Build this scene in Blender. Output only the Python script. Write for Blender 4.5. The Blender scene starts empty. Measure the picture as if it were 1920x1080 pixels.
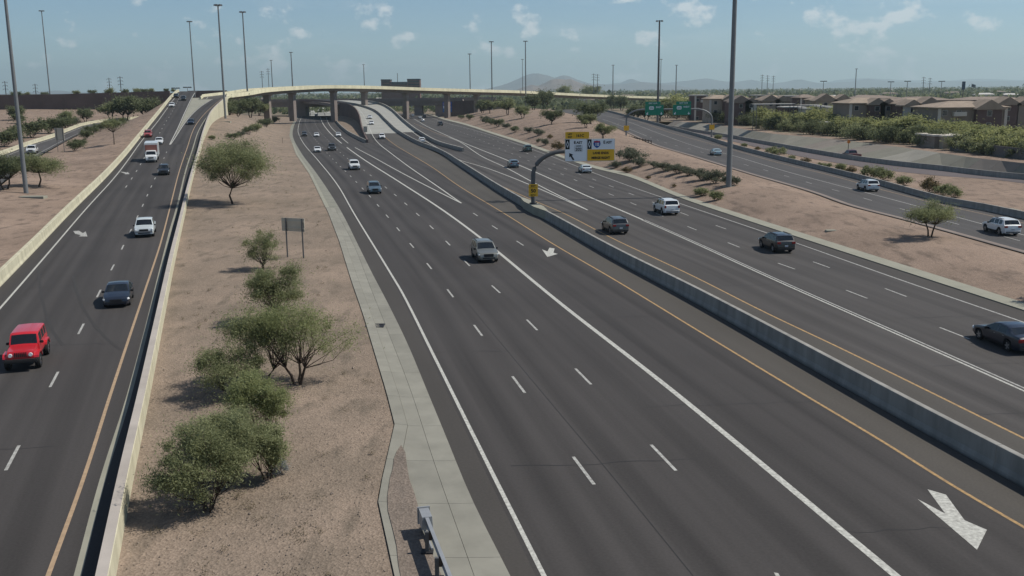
import bpy, bmesh, math, random
import numpy as np
from mathutils import Vector, Matrix

random.seed(7)
RNG = np.random.default_rng(7)
S = bpy.context.scene
COL = S.collection
R = math.radians

# ------------------------------------------------------------------ camera
F_PX, PITCH, ROLL, H = 1834.95, 0.1993, -0.01, 15.1666
_c, _s = math.cos(ROLL), math.sin(ROLL)
U0 = Vector((0, math.sin(PITCH), math.cos(PITCH)))
FW = Vector((0, math.cos(PITCH), -math.sin(PITCH)))
RT = Vector((1, 0, 0)) * _c + U0 * _s
UP = Vector((1, 0, 0)) * (-_s) + U0 * _c
cam = bpy.data.cameras.new("camera")
cam.sensor_width = 36.0
cam.lens = F_PX / 1920 * 36
cam.clip_start = 0.5
cam.clip_end = 90000
camo = bpy.data.objects.new("camera", cam)
M = Matrix((RT, UP, -FW)).transposed().to_4x4()
M.translation = (0, 0, H)
camo.matrix_world = M
COL.objects.link(camo)
S.camera = camo

# ------------------------------------------------------------------ sky, sun, exposure
SUN_EL, SUN_AZ = R(50.7), R(82.5)          # azimuth clockwise from +Y (the view direction)
W = bpy.data.worlds.new("World")
S.world = W
W.use_nodes = True
nt = W.node_tree
nt.nodes.clear()
N = nt.nodes.new
L = nt.links.new
out = N("ShaderNodeOutputWorld")
bg = N("ShaderNodeBackground")
bg.inputs[1].default_value = 0.074
sky = N("ShaderNodeTexSky")
sky.sky_type = 'NISHITA'
sky.sun_disc = False
sky.sun_elevation = SUN_EL
sky.sun_rotation = SUN_AZ
sky.air_density = 0.8
sky.dust_density = 0.15
sky.ozone_density = 2.0
tc = N("ShaderNodeTexCoord")
mp = N("ShaderNodeMapping")
mp.inputs['Scale'].default_value = (1, 1, 1.5)
mp.inputs['Location'].default_value = (0.35, 0.0, 0.12)
n1 = N("ShaderNodeTexNoise")
n1.inputs['Scale'].default_value = 26.0
n1.inputs['Detail'].default_value = 9
n1.inputs['Roughness'].default_value = 0.56
r1 = N("ShaderNodeValToRGB")
r1.color_ramp.elements[0].position = 0.56
r1.color_ramp.elements[1].position = 0.645
mp2 = N("ShaderNodeMapping")
mp2.inputs['Scale'].default_value = (1, 1, 5.5)
mp2.inputs['Location'].default_value = (3, 1, 0)
n2 = N("ShaderNodeTexNoise")
n2.inputs['Scale'].default_value = 6.0
n2.inputs['Detail'].default_value = 7
n2.inputs['Roughness'].default_value = 0.6
r2 = N("ShaderNodeValToRGB")
r2.color_ramp.elements[0].position = 0.53
r2.color_ramp.elements[1].position = 0.80
r2.color_ramp.elements[1].color = (0.36, 0.36, 0.36, 1)
mx = N("ShaderNodeMath"); mx.operation = 'MAXIMUM'
ms = N("ShaderNodeMath"); ms.operation = 'MULTIPLY'; ms.inputs[1].default_value = 0.70
mix = N("ShaderNodeMixRGB")
mix.inputs[2].default_value = (10.2, 10.5, 10.6, 1)
L(tc.outputs['Generated'], mp.inputs[0]); L(mp.outputs[0], n1.inputs['Vector']); L(n1.outputs[0], r1.inputs[0])
L(tc.outputs['Generated'], mp2.inputs[0]); L(mp2.outputs[0], n2.inputs['Vector']); L(n2.outputs[0], r2.inputs[0])
L(r1.outputs[0], mx.inputs[0]); L(r2.outputs[0], mx.inputs[1])
L(mx.outputs[0], ms.inputs[0]); L(ms.outputs[0], mix.inputs[0])
tint = N("ShaderNodeMixRGB"); tint.blend_type = 'MULTIPLY'; tint.inputs[0].default_value = 1.0
tint.inputs[2].default_value = (0.86, 1.0, 1.08, 1)          # the camera's white balance
L(sky.outputs[0], tint.inputs[1]); L(tint.outputs[0], mix.inputs[1]); L(mix.outputs[0], bg.inputs[0]); L(bg.outputs[0], out.inputs[0])

sun = bpy.data.lights.new("sun", 'SUN')
sun.energy = 4.3
sun.angle = R(0.55)
sun.color = (1.0, 0.94, 0.85)
suno = bpy.data.objects.new("sun", sun)
sd = Vector((math.cos(SUN_EL) * math.sin(SUN_AZ), math.cos(SUN_EL) * math.cos(SUN_AZ), math.sin(SUN_EL)))
suno.rotation_euler = sd.to_track_quat('Z', 'Y').to_euler()
suno.location = (60, 20, 120)
COL.objects.link(suno)

S.view_settings.view_transform = 'Standard'
S.view_settings.look = 'None'
S.view_settings.exposure = 0.15
S.view_settings.gamma = 1.0
S.render.engine = 'CYCLES'
S.cycles.use_denoising = True
S.cycles.max_bounces = 7
S.cycles.diffuse_bounces = 3
S.cycles.glossy_bounces = 3
S.cycles.transparent_max_bounces = 6
S.cycles.volume_bounces = 0
S.cycles.caustics_reflective = False
S.cycles.caustics_refractive = False

# ------------------------------------------------------------------ geometry helpers
def ray(px, py):
    return RT * (px - 960) + UP * (540 - py) + FW * F_PX

def G(px, py, z=0.0):
    """the point of the ground (height z, or a height profile z(Y)) seen at that place"""
    d = ray(px, py)
    if not callable(z):
        t = (z - H) / d.z
        return Vector((d.x * t, d.y * t, z))
    lo, hi = 8.0, 1500.0
    f = lambda Y: H + d.z / d.y * Y - z(Y)
    Y = lo
    step = 2.0
    while Y < hi and f(Y) > 0:
        Y += step
    a, b = max(Y - step, 1), Y
    for _ in range(30):
        m = (a + b) / 2
        if f(m) > 0: a = m
        else: b = m
    return Vector((d.x / d.y * a, a, z(a)))

def AT(px, py, Y):
    d = ray(px, py)
    t = Y / d.y
    return Vector((d.x * t, Y, H + d.z * t))

def XA(px, Y, z=0.0):
    """world x at depth Y and height z for a picture column"""
    py = 400.0
    for _ in range(4):
        p = AT(px, py, Y)
        py += (p.z - z) / Y * F_PX * 0.97
    return AT(px, py, Y).x

def pch(xs, ys):
    xs = np.asarray(xs, float); ys = np.asarray(ys, float)
    h = np.diff(xs); d = np.diff(ys) / h
    m = np.zeros(len(xs))
    m[0], m[-1] = d[0], d[-1]
    for i in range(1, len(xs) - 1):
        if d[i - 1] * d[i] > 0:
            w1, w2 = 2 * h[i] + h[i - 1], h[i] + 2 * h[i - 1]
            m[i] = (w1 + w2) / (w1 / d[i - 1] + w2 / d[i])
    def f(x):
        if x <= xs[0]: return float(ys[0] + m[0] * (x - xs[0]))
        if x >= xs[-1]: return float(ys[-1] + m[-1] * (x - xs[-1]))
        i = int(np.searchsorted(xs, x) - 1)
        t = (x - xs[i]) / h[i]
        return float((2*t**3-3*t*t+1)*ys[i] + (t**3-2*t*t+t)*h[i]*m[i] + (-2*t**3+3*t*t)*ys[i+1] + (t**3-t*t)*h[i]*m[i+1])
    return f

def lin(xs, ys):
    def f(x):
        if x <= xs[0]: i = 0
        elif x >= xs[-1]: i = len(xs) - 2
        else: i = int(np.searchsorted(xs, x) - 1)
        return ys[i] + (ys[i+1]-ys[i]) * (x-xs[i])/(xs[i+1]-xs[i])
    return f

def flat(pts):
    """profile z(Y), clamped at both ends"""
    xs = [p[0] for p in pts]; ys = [p[1] for p in pts]
    g = pch(xs, ys)
    return lambda Y: ys[0] if Y <= xs[0] else ys[-1] if Y >= xs[-1] else g(Y)

class Ln:
    """a line running along the road: x and z as functions of the distance Y"""
    def __init__(self, px=None, z=0.0, world=None, lin_=False):
        if world is None:
            world = [G(a, b, z) for a, b in px]
        world = sorted(world, key=lambda p: p[1])
        w = [world[0]]
        for p in world[1:]:
            if p[1] > w[-1][1] + 0.3: w.append(p)
        self.Y0, self.Y1 = w[0][1], w[-1][1]
        xs = [p[1] for p in w]
        self.x = (lin if lin_ else pch)(xs, [p[0] for p in w])
        zz = z
        self.zf = zz if callable(zz) else (lambda Y: zz)
    def p(self, Y, dz=0.0):
        return Vector((self.x(Y), Y, self.zf(Y) + dz))
    def t(self, Y):
        return (self.p(Y + 0.6) - self.p(Y - 0.6)).normalized()
    def n(self, Y):
        t = self.t(Y); v = Vector((t.y, -t.x, 0)); v.normalize(); return v
    def off(self, d, z=None):
        o = Ln.__new__(Ln)
        o.Y0, o.Y1 = self.Y0, self.Y1
        o.x = lambda Y: self.x(Y) + d / max(0.3, abs(self.n(Y).x))
        o.zf = self.zf if z is None else (z if callable(z) else (lambda Y: z))
        return o

def ys(a, b, k=0.022, mn=0.9):
    o = [a]
    while o[-1] < b:
        o.append(o[-1] + max(mn, k * o[-1]))
    o[-1] = b
    if len(o) > 2 and o[-1] - o[-2] < 0.2: o.pop(-2)
    return o

def link(o, parent=None):
    COL.objects.link(o)
    if parent is not None: o.parent = parent
    return o

def mesh(name, V, Fc, mat=None, smooth=False, uv=None):
    me = bpy.data.meshes.new(name)
    me.from_pydata([tuple(v) for v in V], [], Fc)
    if mat is not None: me.materials.append(mat)
    if smooth:
        me.shade_smooth()
        me.set_sharp_from_angle(angle=R(38))
    if uv is not None:
        u = me.uv_layers.new(name="uv")
        li = np.empty(len(me.loops), np.int32); me.loops.foreach_get("vertex_index", li)
        u.data.foreach_set("uv", np.asarray(uv, np.float32)[li].ravel())
    me.update()
    return me

def ob(name, me, parent=None, loc=None, label=None, cat=None, group=None, kind=None, rot=None):
    o = bpy.data.objects.new(name, me)
    link(o, parent)
    if loc is not None: o.location = loc
    if rot is not None: o.rotation_euler = rot
    if label: o['label'] = label
    if cat: o['category'] = cat
    if group: o['group'] = group
    if kind: o['kind'] = kind
    return o

def thing(name, loc, label, cat, group=None, rot=None):
    return ob(name, None, None, loc, label, cat, group, None, rot)

class MB:
    def __init__(self): self.V = []; self.F = []
    def add(self, V, Fc):
        b = len(self.V); self.V += [tuple(v) for v in V]; self.F += [tuple(b + i for i in f) for f in Fc]; return self
    def box(self, x0, x1, y0, y1, z0, z1, taper=0.0):
        a = taper
        V = [(x0,y0,z0),(x1,y0,z0),(x1,y1,z0),(x0,y1,z0),(x0+a,y0+a,z1),(x1-a,y0+a,z1),(x1-a,y1-a,z1),(x0+a,y1-a,z1)]
        return self.add(V, [(3,2,1,0),(4,5,6,7),(0,1,5,4),(1,2,6,5),(2,3,7,6),(3,0,4,7)])
    def tube(self, pts, rad, n=8, cap=True):
        pts = [Vector(p) for p in pts]
        if not hasattr(rad, '__len__'): rad = [rad] * len(pts)
        rings = []
        for i, p in enumerate(pts):
            t = (pts[min(i+1, len(pts)-1)] - pts[max(i-1, 0)]).normalized()
            a = Vector((0, 0, 1)) if abs(t.z) < 0.9 else Vector((1, 0, 0))
            u = t.cross(a).normalized(); v = t.cross(u).normalized()
            rings.append([p + (u * math.cos(2*math.pi*k/n) + v * math.sin(2*math.pi*k/n)) * rad[i] for k in range(n)])
        V = [q for r in rings for q in r]
        Fc = []
        for i in range(len(pts) - 1):
            for k in range(n):
                Fc.append((i*n+k, i*n+(k+1) % n, (i+1)*n+(k+1) % n, (i+1)*n+k))
        if cap: Fc += [tuple(range(n-1, -1, -1)), tuple((len(pts)-1)*n + k for k in range(n))]
        return self.add(V, Fc)
    def prism(self, poly, h0, h1, axis='z'):
        n = len(poly)
        if axis == 'z': V = [(x, y, h0) for x, y in poly] + [(x, y, h1) for x, y in poly]
        elif axis == 'y': V = [(x, h0, y) for x, y in poly] + [(x, h1, y) for x, y in poly]
        else: V = [(h0, x, y) for x, y in poly] + [(h1, x, y) for x, y in poly]
        Fc = [tuple(range(n-1, -1, -1)), tuple(range(n, 2*n))]
        Fc += [(i, (i+1) % n, n + (i+1) % n, n + i) for i in range(n)]
        return self.add(V, Fc)
    def me(self, name, mat, smooth=False): return mesh(name, self.V, self.F, mat, smooth)

def strip(name, a, b, Ya, Yb, mat, nx=1, dz=0.0, bump=None, parent=None, kind='structure', k=0.022, zmix=None, **kw):
    """a sheet between two lines a (left) and b (right)"""
    Ys = ys(Ya, Yb, k)
    V = []; UV = []
    acc = 0.0; prev = None
    for Y in Ys:
        pa, pb = a.p(Y, dz), b.p(Y, dz)
        if prev is not None: acc += (pa - prev).length
        prev = pa
        w = (pb - pa).length
        for i in range(nx + 1):
            t = i / nx
            p = pa.lerp(pb, t)
            if zmix: p.z = zmix(t, Y, pa.z, pb.z, w)
            if bump: p.z += bump(p, t, w)
            V.append(p); UV.append((t * w, acc))
    Fc = []
    for j in range(len(Ys) - 1):
        for i in range(nx):
            q = j * (nx + 1) + i
            Fc.append((q, q + 1, q + nx + 2, q + nx + 1))
    return ob(name, mesh(name, V, Fc, mat, smooth=nx > 1, uv=UV), parent, kind=None if parent else kind, **kw)

def sweep(ln, prof, Ya, Yb, mat, name, k=0.022, smooth=False):
    """sweep a closed cross-section [(sideways, up)] along a line"""
    Ys = ys(Ya, Yb, k)
    V = []
    for Y in Ys:
        p, n = ln.p(Y), ln.n(Y)
        for u, w in prof: V.append(p + n * u + Vector((0, 0, w)))
    m = len(prof); Fc = []
    for j in range(len(Ys) - 1):
        for i in range(m):
            a, b = j*m+i, j*m+(i+1) % m
            Fc.append((a, b, b+m, a+m))
    Fc += [tuple(range(m-1, -1, -1)), tuple((len(Ys)-1)*m + i for i in range(m))]
    return mesh(name, V, Fc, mat, smooth)

def sweep_path(pts, prof, mat, name, smooth=False):
    pts = [Vector(p) for p in pts]
    V = []; m = len(prof)
    for i, p in enumerate(pts):
        t = pts[min(i+1, len(pts)-1)] - pts[max(i-1, 0)]
        n = Vector((t.y, -t.x, 0)).normalized()
        for u, w in prof: V.append(p + n * u + Vector((0, 0, w)))
    Fc = []
    for j in range(len(pts) - 1):
        for i in range(m):
            a, b = j*m+i, j*m+(i+1) % m
            Fc.append((a, b, b+m, a+m))
    Fc += [tuple(range(m-1, -1, -1)), tuple((len(pts)-1)*m + i for i in range(m))]
    return mesh(name, V, Fc, mat, smooth)

# ------------------------------------------------------------------ materials
MATS = {}
def mat(name, col, rough=0.8, metal=0.0, var=0.0, scale=1.0, detail=5, bump=0.0, bscale=None, col2=None, spec=0.3, coat=0.0, zs=None):
    """noise-varied surface; var = how far col drifts to col2 (or darker)"""
    m = bpy.data.materials.new(name); m.use_nodes = True
    t = m.node_tree; b = t.nodes['Principled BSDF']
    b.inputs['Roughness'].default_value = rough
    b.inputs['Metallic'].default_value = metal
    b.inputs['Specular IOR Level'].default_value = spec
    b.inputs['Coat Weight'].default_value = coat
    b.inputs['Coat Roughness'].default_value = 0.08
    b.inputs['Base Color'].default_value = (*col, 1)
    if var or col2 or bump:
        co = t.nodes.new("ShaderNodeTexCoord")
        nz = t.nodes.new("ShaderNodeTexNoise")
        nz.inputs['Scale'].default_value = scale; nz.inputs['Detail'].default_value = detail
        nz.inputs['Roughness'].default_value = 0.6
        if zs:
            mq = t.nodes.new("ShaderNodeMapping"); mq.inputs['Scale'].default_value = (1, 1, zs)
            t.links.new(co.outputs['Object'], mq.inputs[0]); t.links.new(mq.outputs[0], nz.inputs['Vector'])
        else: t.links.new(co.outputs['Object'], nz.inputs['Vector'])
        if var or col2:
            rp = t.nodes.new("ShaderNodeValToRGB")
            c2 = col2 or tuple(c * (1 - var) for c in col)
            rp.color_ramp.elements[0].position = 0.32; rp.color_ramp.elements[1].position = 0.68
            rp.color_ramp.elements[0].color = (*c2, 1); rp.color_ramp.elements[1].color = (*col, 1)
            t.links.new(nz.outputs[0], rp.inputs[0]); t.links.new(rp.outputs[0], b.inputs['Base Color'])
        if bump:
            bp = t.nodes.new("ShaderNodeBump"); bp.inputs['Strength'].default_value = bump
            src = nz
            if bscale:
                src = t.nodes.new("ShaderNodeTexNoise"); src.inputs['Scale'].default_value = bscale
                src.inputs['Detail'].default_value = 4
                t.links.new(co.outputs['Object'], src.inputs['Vector'])
            t.links.new(src.outputs[0], bp.inputs['Height']); t.links.new(bp.outputs[0], b.inputs['Normal'])
    MATS[name] = m
    return m

def asphalt(name, col, lane=3.66, stripe=0.10, warm=0.0):
    """asphalt with fine grain, patches, and faint wheel paths running along the strip's own length"""
    m = bpy.data.materials.new(name); m.use_nodes = True
    t = m.node_tree; b = t.nodes['Principled BSDF']; n = t.nodes.new; l = t.links.new
    b.inputs['Roughness'].default_value = 0.86; b.inputs['Specular IOR Level'].default_value = 0.25
    uv = n("ShaderNodeUVMap"); uv.uv_map = "uv"
    co = n("ShaderNodeTexCoord")
    fine = n("ShaderNodeTexNoise"); fine.inputs['Scale'].default_value = 9; fine.inputs['Detail'].default_value = 6
    big = n("ShaderNodeTexNoise"); big.inputs['Scale'].default_value = 0.06; big.inputs['Detail'].default_value = 4
    mpn = n("ShaderNodeMapping"); mpn.inputs['Scale'].default_value = (1.1, 0.018, 1)
    strk = n("ShaderNodeTexNoise"); strk.inputs['Scale'].default_value = 1.0; strk.inputs['Detail'].default_value = 4
    l(co.outputs['Object'], fine.inputs['Vector']); l(co.outputs['Object'], big.inputs['Vector'])
    l(uv.outputs[0], mpn.inputs[0]); l(mpn.outputs[0], strk.inputs['Vector'])
    def mm(op, a, bb):
        q = n("ShaderNodeMath"); q.operation = op
        for i, v in enumerate((a, bb)):
            if hasattr(v, 'is_output'): l(v, q.inputs[i])
            else: q.inputs[i].default_value = v
        return q.outputs[0]
    s1 = mm('MULTIPLY', mm('SUBTRACT', strk.outputs[0], 0.5), stripe * 4.2)
    s2 = mm('MULTIPLY', mm('SUBTRACT', big.outputs[0], 0.5), 0.5)
    s3 = mm('MULTIPLY', mm('SUBTRACT', fine.outputs[0], 0.5), 0.5)
    sx = n("ShaderNodeSeparateXYZ"); l(uv.outputs[0], sx.inputs[0])
    wv = mm('COSINE', mm('MULTIPLY', mm('SUBTRACT', sx.outputs[0], 0.25 + lane * .25), 2 * math.pi / (lane * .5)), 0.0)
    s4 = mm('MULTIPLY', wv, stripe * 0.42)
    lw = mm('COSINE', mm('MULTIPLY', mm('SUBTRACT', sx.outputs[0], 0.25 + lane * .5), 2 * math.pi / lane), 0.0)
    s5 = mm('MULTIPLY', lw, -stripe * 0.30)
    f = mm('ADD', mm('ADD', mm('ADD', mm('ADD', mm('ADD', s1, s2), s3), 1.0), s4), s5)
    vm = n("ShaderNodeVectorMath"); vm.operation = 'SCALE'
    vm.inputs[0].default_value = col
    l(f, vm.inputs['Scale']); l(vm.outputs[0], b.inputs['Base Color'])
    bp = n("ShaderNodeBump"); bp.inputs['Strength'].default_value = 0.15; l(fine.outputs[0], bp.inputs['Height']); l(bp.outputs[0], b.inputs['Normal'])
    MATS[name] = m
    return m

def dirt(name, c1, c2, c3, scale=0.12, pebble=11.0):
    m = bpy.data.materials.new(name); m.use_nodes = True
    t = m.node_tree; b = t.nodes['Principled BSDF']; n = t.nodes.new; l = t.links.new
    b.inputs['Roughness'].default_value = 0.95; b.inputs['Specular IOR Level'].default_value = 0.1
    co = n("ShaderNodeTexCoord")
    a = n("ShaderNodeTexNoise"); a.inputs['Scale'].default_value = scale; a.inputs['Detail'].default_value = 8; a.inputs['Roughness'].default_value = 0.65
    mpn = n("ShaderNodeMapping"); mpn.inputs['Scale'].default_value = (1, 0.35, 1)
    g = n("ShaderNodeTexNoise"); g.inputs['Scale'].default_value = 0.9; g.inputs['Detail'].default_value = 6
    v = n("ShaderNodeTexVoronoi"); v.inputs['Scale'].default_value = pebble
    l(co.outputs['Object'], a.inputs['Vector']); l(co.outputs['Object'], mpn.inputs[0]); l(mpn.outputs[0], g.inputs['Vector']); l(co.outputs['Object'], v.inputs['Vector'])
    r = n("ShaderNodeValToRGB"); r.color_ramp.elements[0].position = 0.33; r.color_ramp.elements[1].position = 0.66
    r.color_ramp.elements[0].color = (*c1, 1); r.color_ramp.elements[1].color = (*c2, 1)
    l(a.outputs[0], r.inputs[0])
    r2 = n("ShaderNodeValToRGB"); r2.color_ramp.elements[0].position = 0.52; r2.color_ramp.elements[1].position = 0.70
    l(g.outputs[0], r2.inputs[0])
    m1 = n("ShaderNodeMixRGB"); m1.inputs[2].default_value = (*c3, 1); l(r2.outputs[0], m1.inputs[0]); l(r.outputs[0], m1.inputs[1])
    m2 = n("ShaderNodeMixRGB"); m2.blend_type = 'MULTIPLY'; m2.inputs[0].default_value = 0.55
    r3 = n("ShaderNodeValToRGB"); r3.color_ramp.elements[0].color = (0.5, 0.5, 0.5, 1); r3.color_ramp.elements[1].color = (1.3, 1.3, 1.3, 1)
    l(v.outputs['Color'], r3.inputs[0]); l(m1.outputs[0], m2.inputs[1]); l(r3.outputs[0], m2.inputs[2])
    l(m2.outputs[0], b.inputs['Base Color'])
    bp = n("ShaderNodeBump"); bp.inputs['Strength'].default_value = 0.5; bp.inputs['Distance'].default_value = 0.05
    l(v.outputs['Distance'], bp.inputs['Height']); l(bp.outputs[0], b.inputs['Normal'])
    MATS[name] = m
    return m

def leafmat(name, dark, mid, light):
    m = bpy.data.materials.new(name); m.use_nodes = True
    t = m.node_tree; n = t.nodes.new; l = t.links.new
    b = t.nodes['Principled BSDF']; o = t.nodes['Material Output']
    b.inputs['Roughness'].default_value = 0.65; b.inputs['Specular IOR Level'].default_value = 0.2
    at = n("ShaderNodeAttribute"); at.attribute_name = "rnd"
    r = n("ShaderNodeValToRGB")
    r.color_ramp.elements[0].color = (*dark, 1); r.color_ramp.elements[1].color = (*light, 1)
    e = r.color_ramp.elements.new(0.5); e.color = (*mid, 1)
    l(at.outputs['Fac'], r.inputs[0]); l(r.outputs[0], b.inputs['Base Color'])
    tr = n("ShaderNodeBsdfTranslucent"); l(r.outputs[0], tr.inputs[0])
    mx = n("ShaderNodeMixShader"); mx.inputs[0].default_value = 0.48
    l(b.outputs[0], mx.inputs[1]); l(tr.outputs[0], mx.inputs[2]); l(mx.outputs[0], o.inputs['Surface'])
    MATS[name] = m
    return m

m_lane = asphalt("asphalt", (0.0495, 0.0455, 0.0435), stripe=0.22)
m_lane2 = asphalt("asphalt_grey", (0.0600, 0.0555, 0.0525), stripe=0.22)
m_should = asphalt("asphalt_shoulder", (0.058, 0.053, 0.048), stripe=0.06)
m_mshould = asphalt("asphalt_median", (0.073, 0.067, 0.059), stripe=0.06)
m_front = asphalt("asphalt_frontage", (0.070, 0.066, 0.064), stripe=0.10)
m_far = asphalt("asphalt_far", (0.115, 0.098, 0.098), stripe=0.05)
m_deck = mat("deck_concrete", (0.33, 0.33, 0.30), 0.9, var=0.22, scale=0.3, bump=0.1)
m_conc = mat("concrete", (0.235, 0.233, 0.192), 0.9, var=0.22, scale=0.55, detail=8, bump=0.12, bscale=8)
m_conc_b = mat("concrete_warm", (0.29, 0.285, 0.23), 0.9, var=0.18, scale=0.4, detail=8, bump=0.12, bscale=8)
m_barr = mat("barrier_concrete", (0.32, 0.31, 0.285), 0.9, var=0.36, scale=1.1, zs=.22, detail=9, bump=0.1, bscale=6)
m_cream = mat("cream_painted_concrete", (0.55, 0.52, 0.38), 0.85, var=0.30, scale=0.9, zs=.22, detail=9)
m_cream_lit = mat("sunlit_cream_concrete", (0.70, 0.66, 0.47), 0.85, var=0.24, scale=0.35, zs=.15, detail=8)  # cream brightened so the flyover parapets look grazed by sun
m_pink = mat("pale_pink_concrete", (0.42, 0.38, 0.34), 0.85, var=0.2, scale=0.5, detail=8)
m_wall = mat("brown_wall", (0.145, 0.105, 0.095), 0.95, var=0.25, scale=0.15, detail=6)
m_colmn = mat("column_concrete", (0.27, 0.225, 0.20), 0.9, var=0.2, scale=0.4)
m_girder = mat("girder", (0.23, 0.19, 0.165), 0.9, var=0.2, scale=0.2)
m_white = mat("white_paint", (0.56, 0.56, 0.51), 0.7, col2=(0.27, 0.265, 0.24), scale=6, detail=9)
m_whited = mat("worn_white_paint", (0.47, 0.47, 0.44), 0.7, col2=(0.20, 0.195, 0.18), scale=5, detail=9)
m_yellow = mat("yellow_paint", (0.47, 0.30, 0.12), 0.7, col2=(0.22, 0.15, 0.085), scale=5, detail=9)
m_yellowp = mat("pale_yellow_paint", (0.42, 0.30, 0.19), 0.7, var=0.3, scale=4, detail=8)
m_tar = mat("tar_joint", (0.022, 0.021, 0.021), 0.7)
m_skid = mat("tyre_mark", (0.041, 0.038, 0.036), 0.8)
m_dirt = dirt("dirt", (0.190, 0.154, 0.120), (0.285, 0.222, 0.172), (0.165, 0.135, 0.105))
m_dirt2 = dirt("dirt_right", (0.205, 0.155, 0.121), (0.300, 0.226, 0.176), (0.150, 0.116, 0.093), scale=0.09)
m_plain = dirt("desert_plain", (0.17, 0.145, 0.105), (0.26, 0.20, 0.155), (0.085, 0.095, 0.055), scale=0.006, pebble=0.12)
m_patch = dirt("washed_soil", (0.175, 0.145, 0.12), (0.21, 0.172, 0.142), (0.15, 0.128, 0.11), scale=0.5)
m_steel = mat("galvanised_steel", (0.33, 0.345, 0.36), 0.55, metal=0.35, var=0.15, scale=3)
m_pole = mat("pole_steel", (0.19, 0.20, 0.205), 0.5, metal=0.2, var=0.12, scale=1.2)
m_poled = mat("weathered_pole", (0.13, 0.13, 0.13), 0.6, metal=0.3, var=0.15, scale=1.2)
m_dark = mat("dark_metal", (0.03, 0.03, 0.032), 0.6, metal=0.2)
m_wood = mat("weathered_wood", (0.09, 0.07, 0.055), 0.9, var=0.4, scale=3)
m_sback = mat("sign_back", (0.52, 0.465, 0.375), 0.7, var=0.15, scale=0.8)
m_swhite = mat("sign_white", (0.80, 0.82, 0.84), 0.5)
m_sblack = mat("sign_black", (0.012, 0.012, 0.014), 0.5)
m_syel = mat("sign_yellow", (0.80, 0.45, 0.03), 0.5)
m_sgreen = mat("sign_green", (0.004, 0.21, 0.125), 0.5)
m_sblue = mat("sign_blue", (0.02, 0.09, 0.33), 0.5)
m_sred = mat("sign_red", (0.5, 0.02, 0.03), 0.5)
m_lamp = mat("lamp_glass", (0.45, 0.47, 0.48), 0.25)

# ------------------------------------------------------------------ height profiles
zr = flat([(-50, 0), (95, 0), (150, 0.6), (200, 2.1), (260, 5.0), (330, 9.4), (400, 13.6), (450, 15.8), (500, 16.6), (640, 16.8)])
zh = flat([(0, 0), (270, 0), (330, 0.9), (400, 3.0), (470, 6.0), (540, 8.6), (600, 9.9), (700, 10.1)])
zf = flat([(0, 0.0), (150, 0.0), (250, 0.6), (400, 2.6), (620, 4.5)])
up = lambda f, d: (lambda Y: f(Y) + d)

# ------------------------------------------------------------------ lines of the road, picked on the ground
L1 = Ln([(737,1080),(707,941),(739,800),(724,740),(681,595),(657.4,526),(635.4,453.5),(615,400),(580,327),(555,290),(542.5,255),(545,237),(554,222)], lin_=True)
L2 = Ln([(957,1080),(886,938),(832.5,809),(804,740),(766,648.6),(728,570),(700,516.5),(674.8,466),(641.7,400),(597,330),(567,290),(549,255),(551,237),(558,222)])
LM = Ln([(889,1080),(813.6,866),(772.7,740),(730,628),(695,540),(668,470),(633,400)])
L3 = Ln([(1020,1080),(917,875),(815,670),(752,545),(734.6,516),(663.7,400),(635,350),(597.5,302),(570,270),(559,247),(560,235),(566,217)])
D1 = Ln([(1115.2,910.3),(1074.9,856.5),(985.4,738.4),(905.2,631.3),(850,557.4),(804,498),(771,459),(706,382),(677.5,351),(654,327),(627.5,302),(600,272),(578,245),(572,228),(575,219)])
D2 = Ln([(1267.2,882.3),(1220.6,833.8),(1110,722.6),(1007.8,619.7),(937,548.9),(880,498),(838,454),(757,379),(719,348),(690,325),(645,292),(614,262),(595,240),(587,219)])
SO = Ln([(1680,1080),(1268,738.4),(1060.3,576.3),(904.5,448.8),(837.5,399),(755,345),(680,297.5),(630,260),(607.5,235),(600,219)])
DH = Ln([(1040,500),(975,456),(924,424),(885,398),(860,382)])
GA = Ln([(865,381),(805,351),(755,325),(705,297.5),(655,270),(637.5,255),(620,237.5),(611,219)])
Y1 = Ln([(1920,988.7),(1786,910),(1660,831),(1507.7,740),(1320,626.6),(1154.8,526),(1041.4,460),(943.5,399),(862.5,350),(812.5,315),(762.5,285),(724,259)], z=zh)
GB = Ln([(865,381),(817.5,347.5),(770,315),(730,285),(702.5,260),(692.5,240),(682,217),(672,203)], z=zh)
MT = Ln([(1920,861),(1739,768),(1685.5,740),(1320,548),(1154.8,466),(1032,400),(990,378),(940,350),(875,310),(825,280),(775,260),(745,243),(725,225),(700,204),(672,195),(643,190),(627,188)], z=up(zh, 1.0))
MC = MT.off(0.16, zh)                  # centre of the median barrier, on the ground
ML, MR = MT.off(-0.24, zh), MT.off(0.56, zh)
Y2 = Ln([(1920,822),(1754,740),(1581.5,655.6),(1440.7,588.7),(1300,518),(1154.8,450),(1055,399),(1010,380),(970,362.5),(887.5,322.5),(850,302),(800,278),(772,258),(755,246)], z=zh)
C1 = Ln([(1102,394),(990,345),(912,315),(862,300),(820,277),(777,250),(745,222)], z=zh)
DD1 = Ln([(1102,394),(1000,342),(950,315),(907,295),(860,265),(820,250),(785,235)])
S2 = Ln([(1920,731),(1761,660),(1451,523),(1300,454),(1175,399),(1100,367),(1025,332),(950,300),(875,270),(797,235),(785,228)])
R1 = Ln([(1817,635.5),(1762,614),(1629,560.6),(1589.6,545.4),(1494,506),(1463,495),(1390,465),(1365,455),(1300,429),(1139,362),(1101,347),(1045,323),(1000,305),(950,284),(900,262),(850,242),(800,224)])
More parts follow.
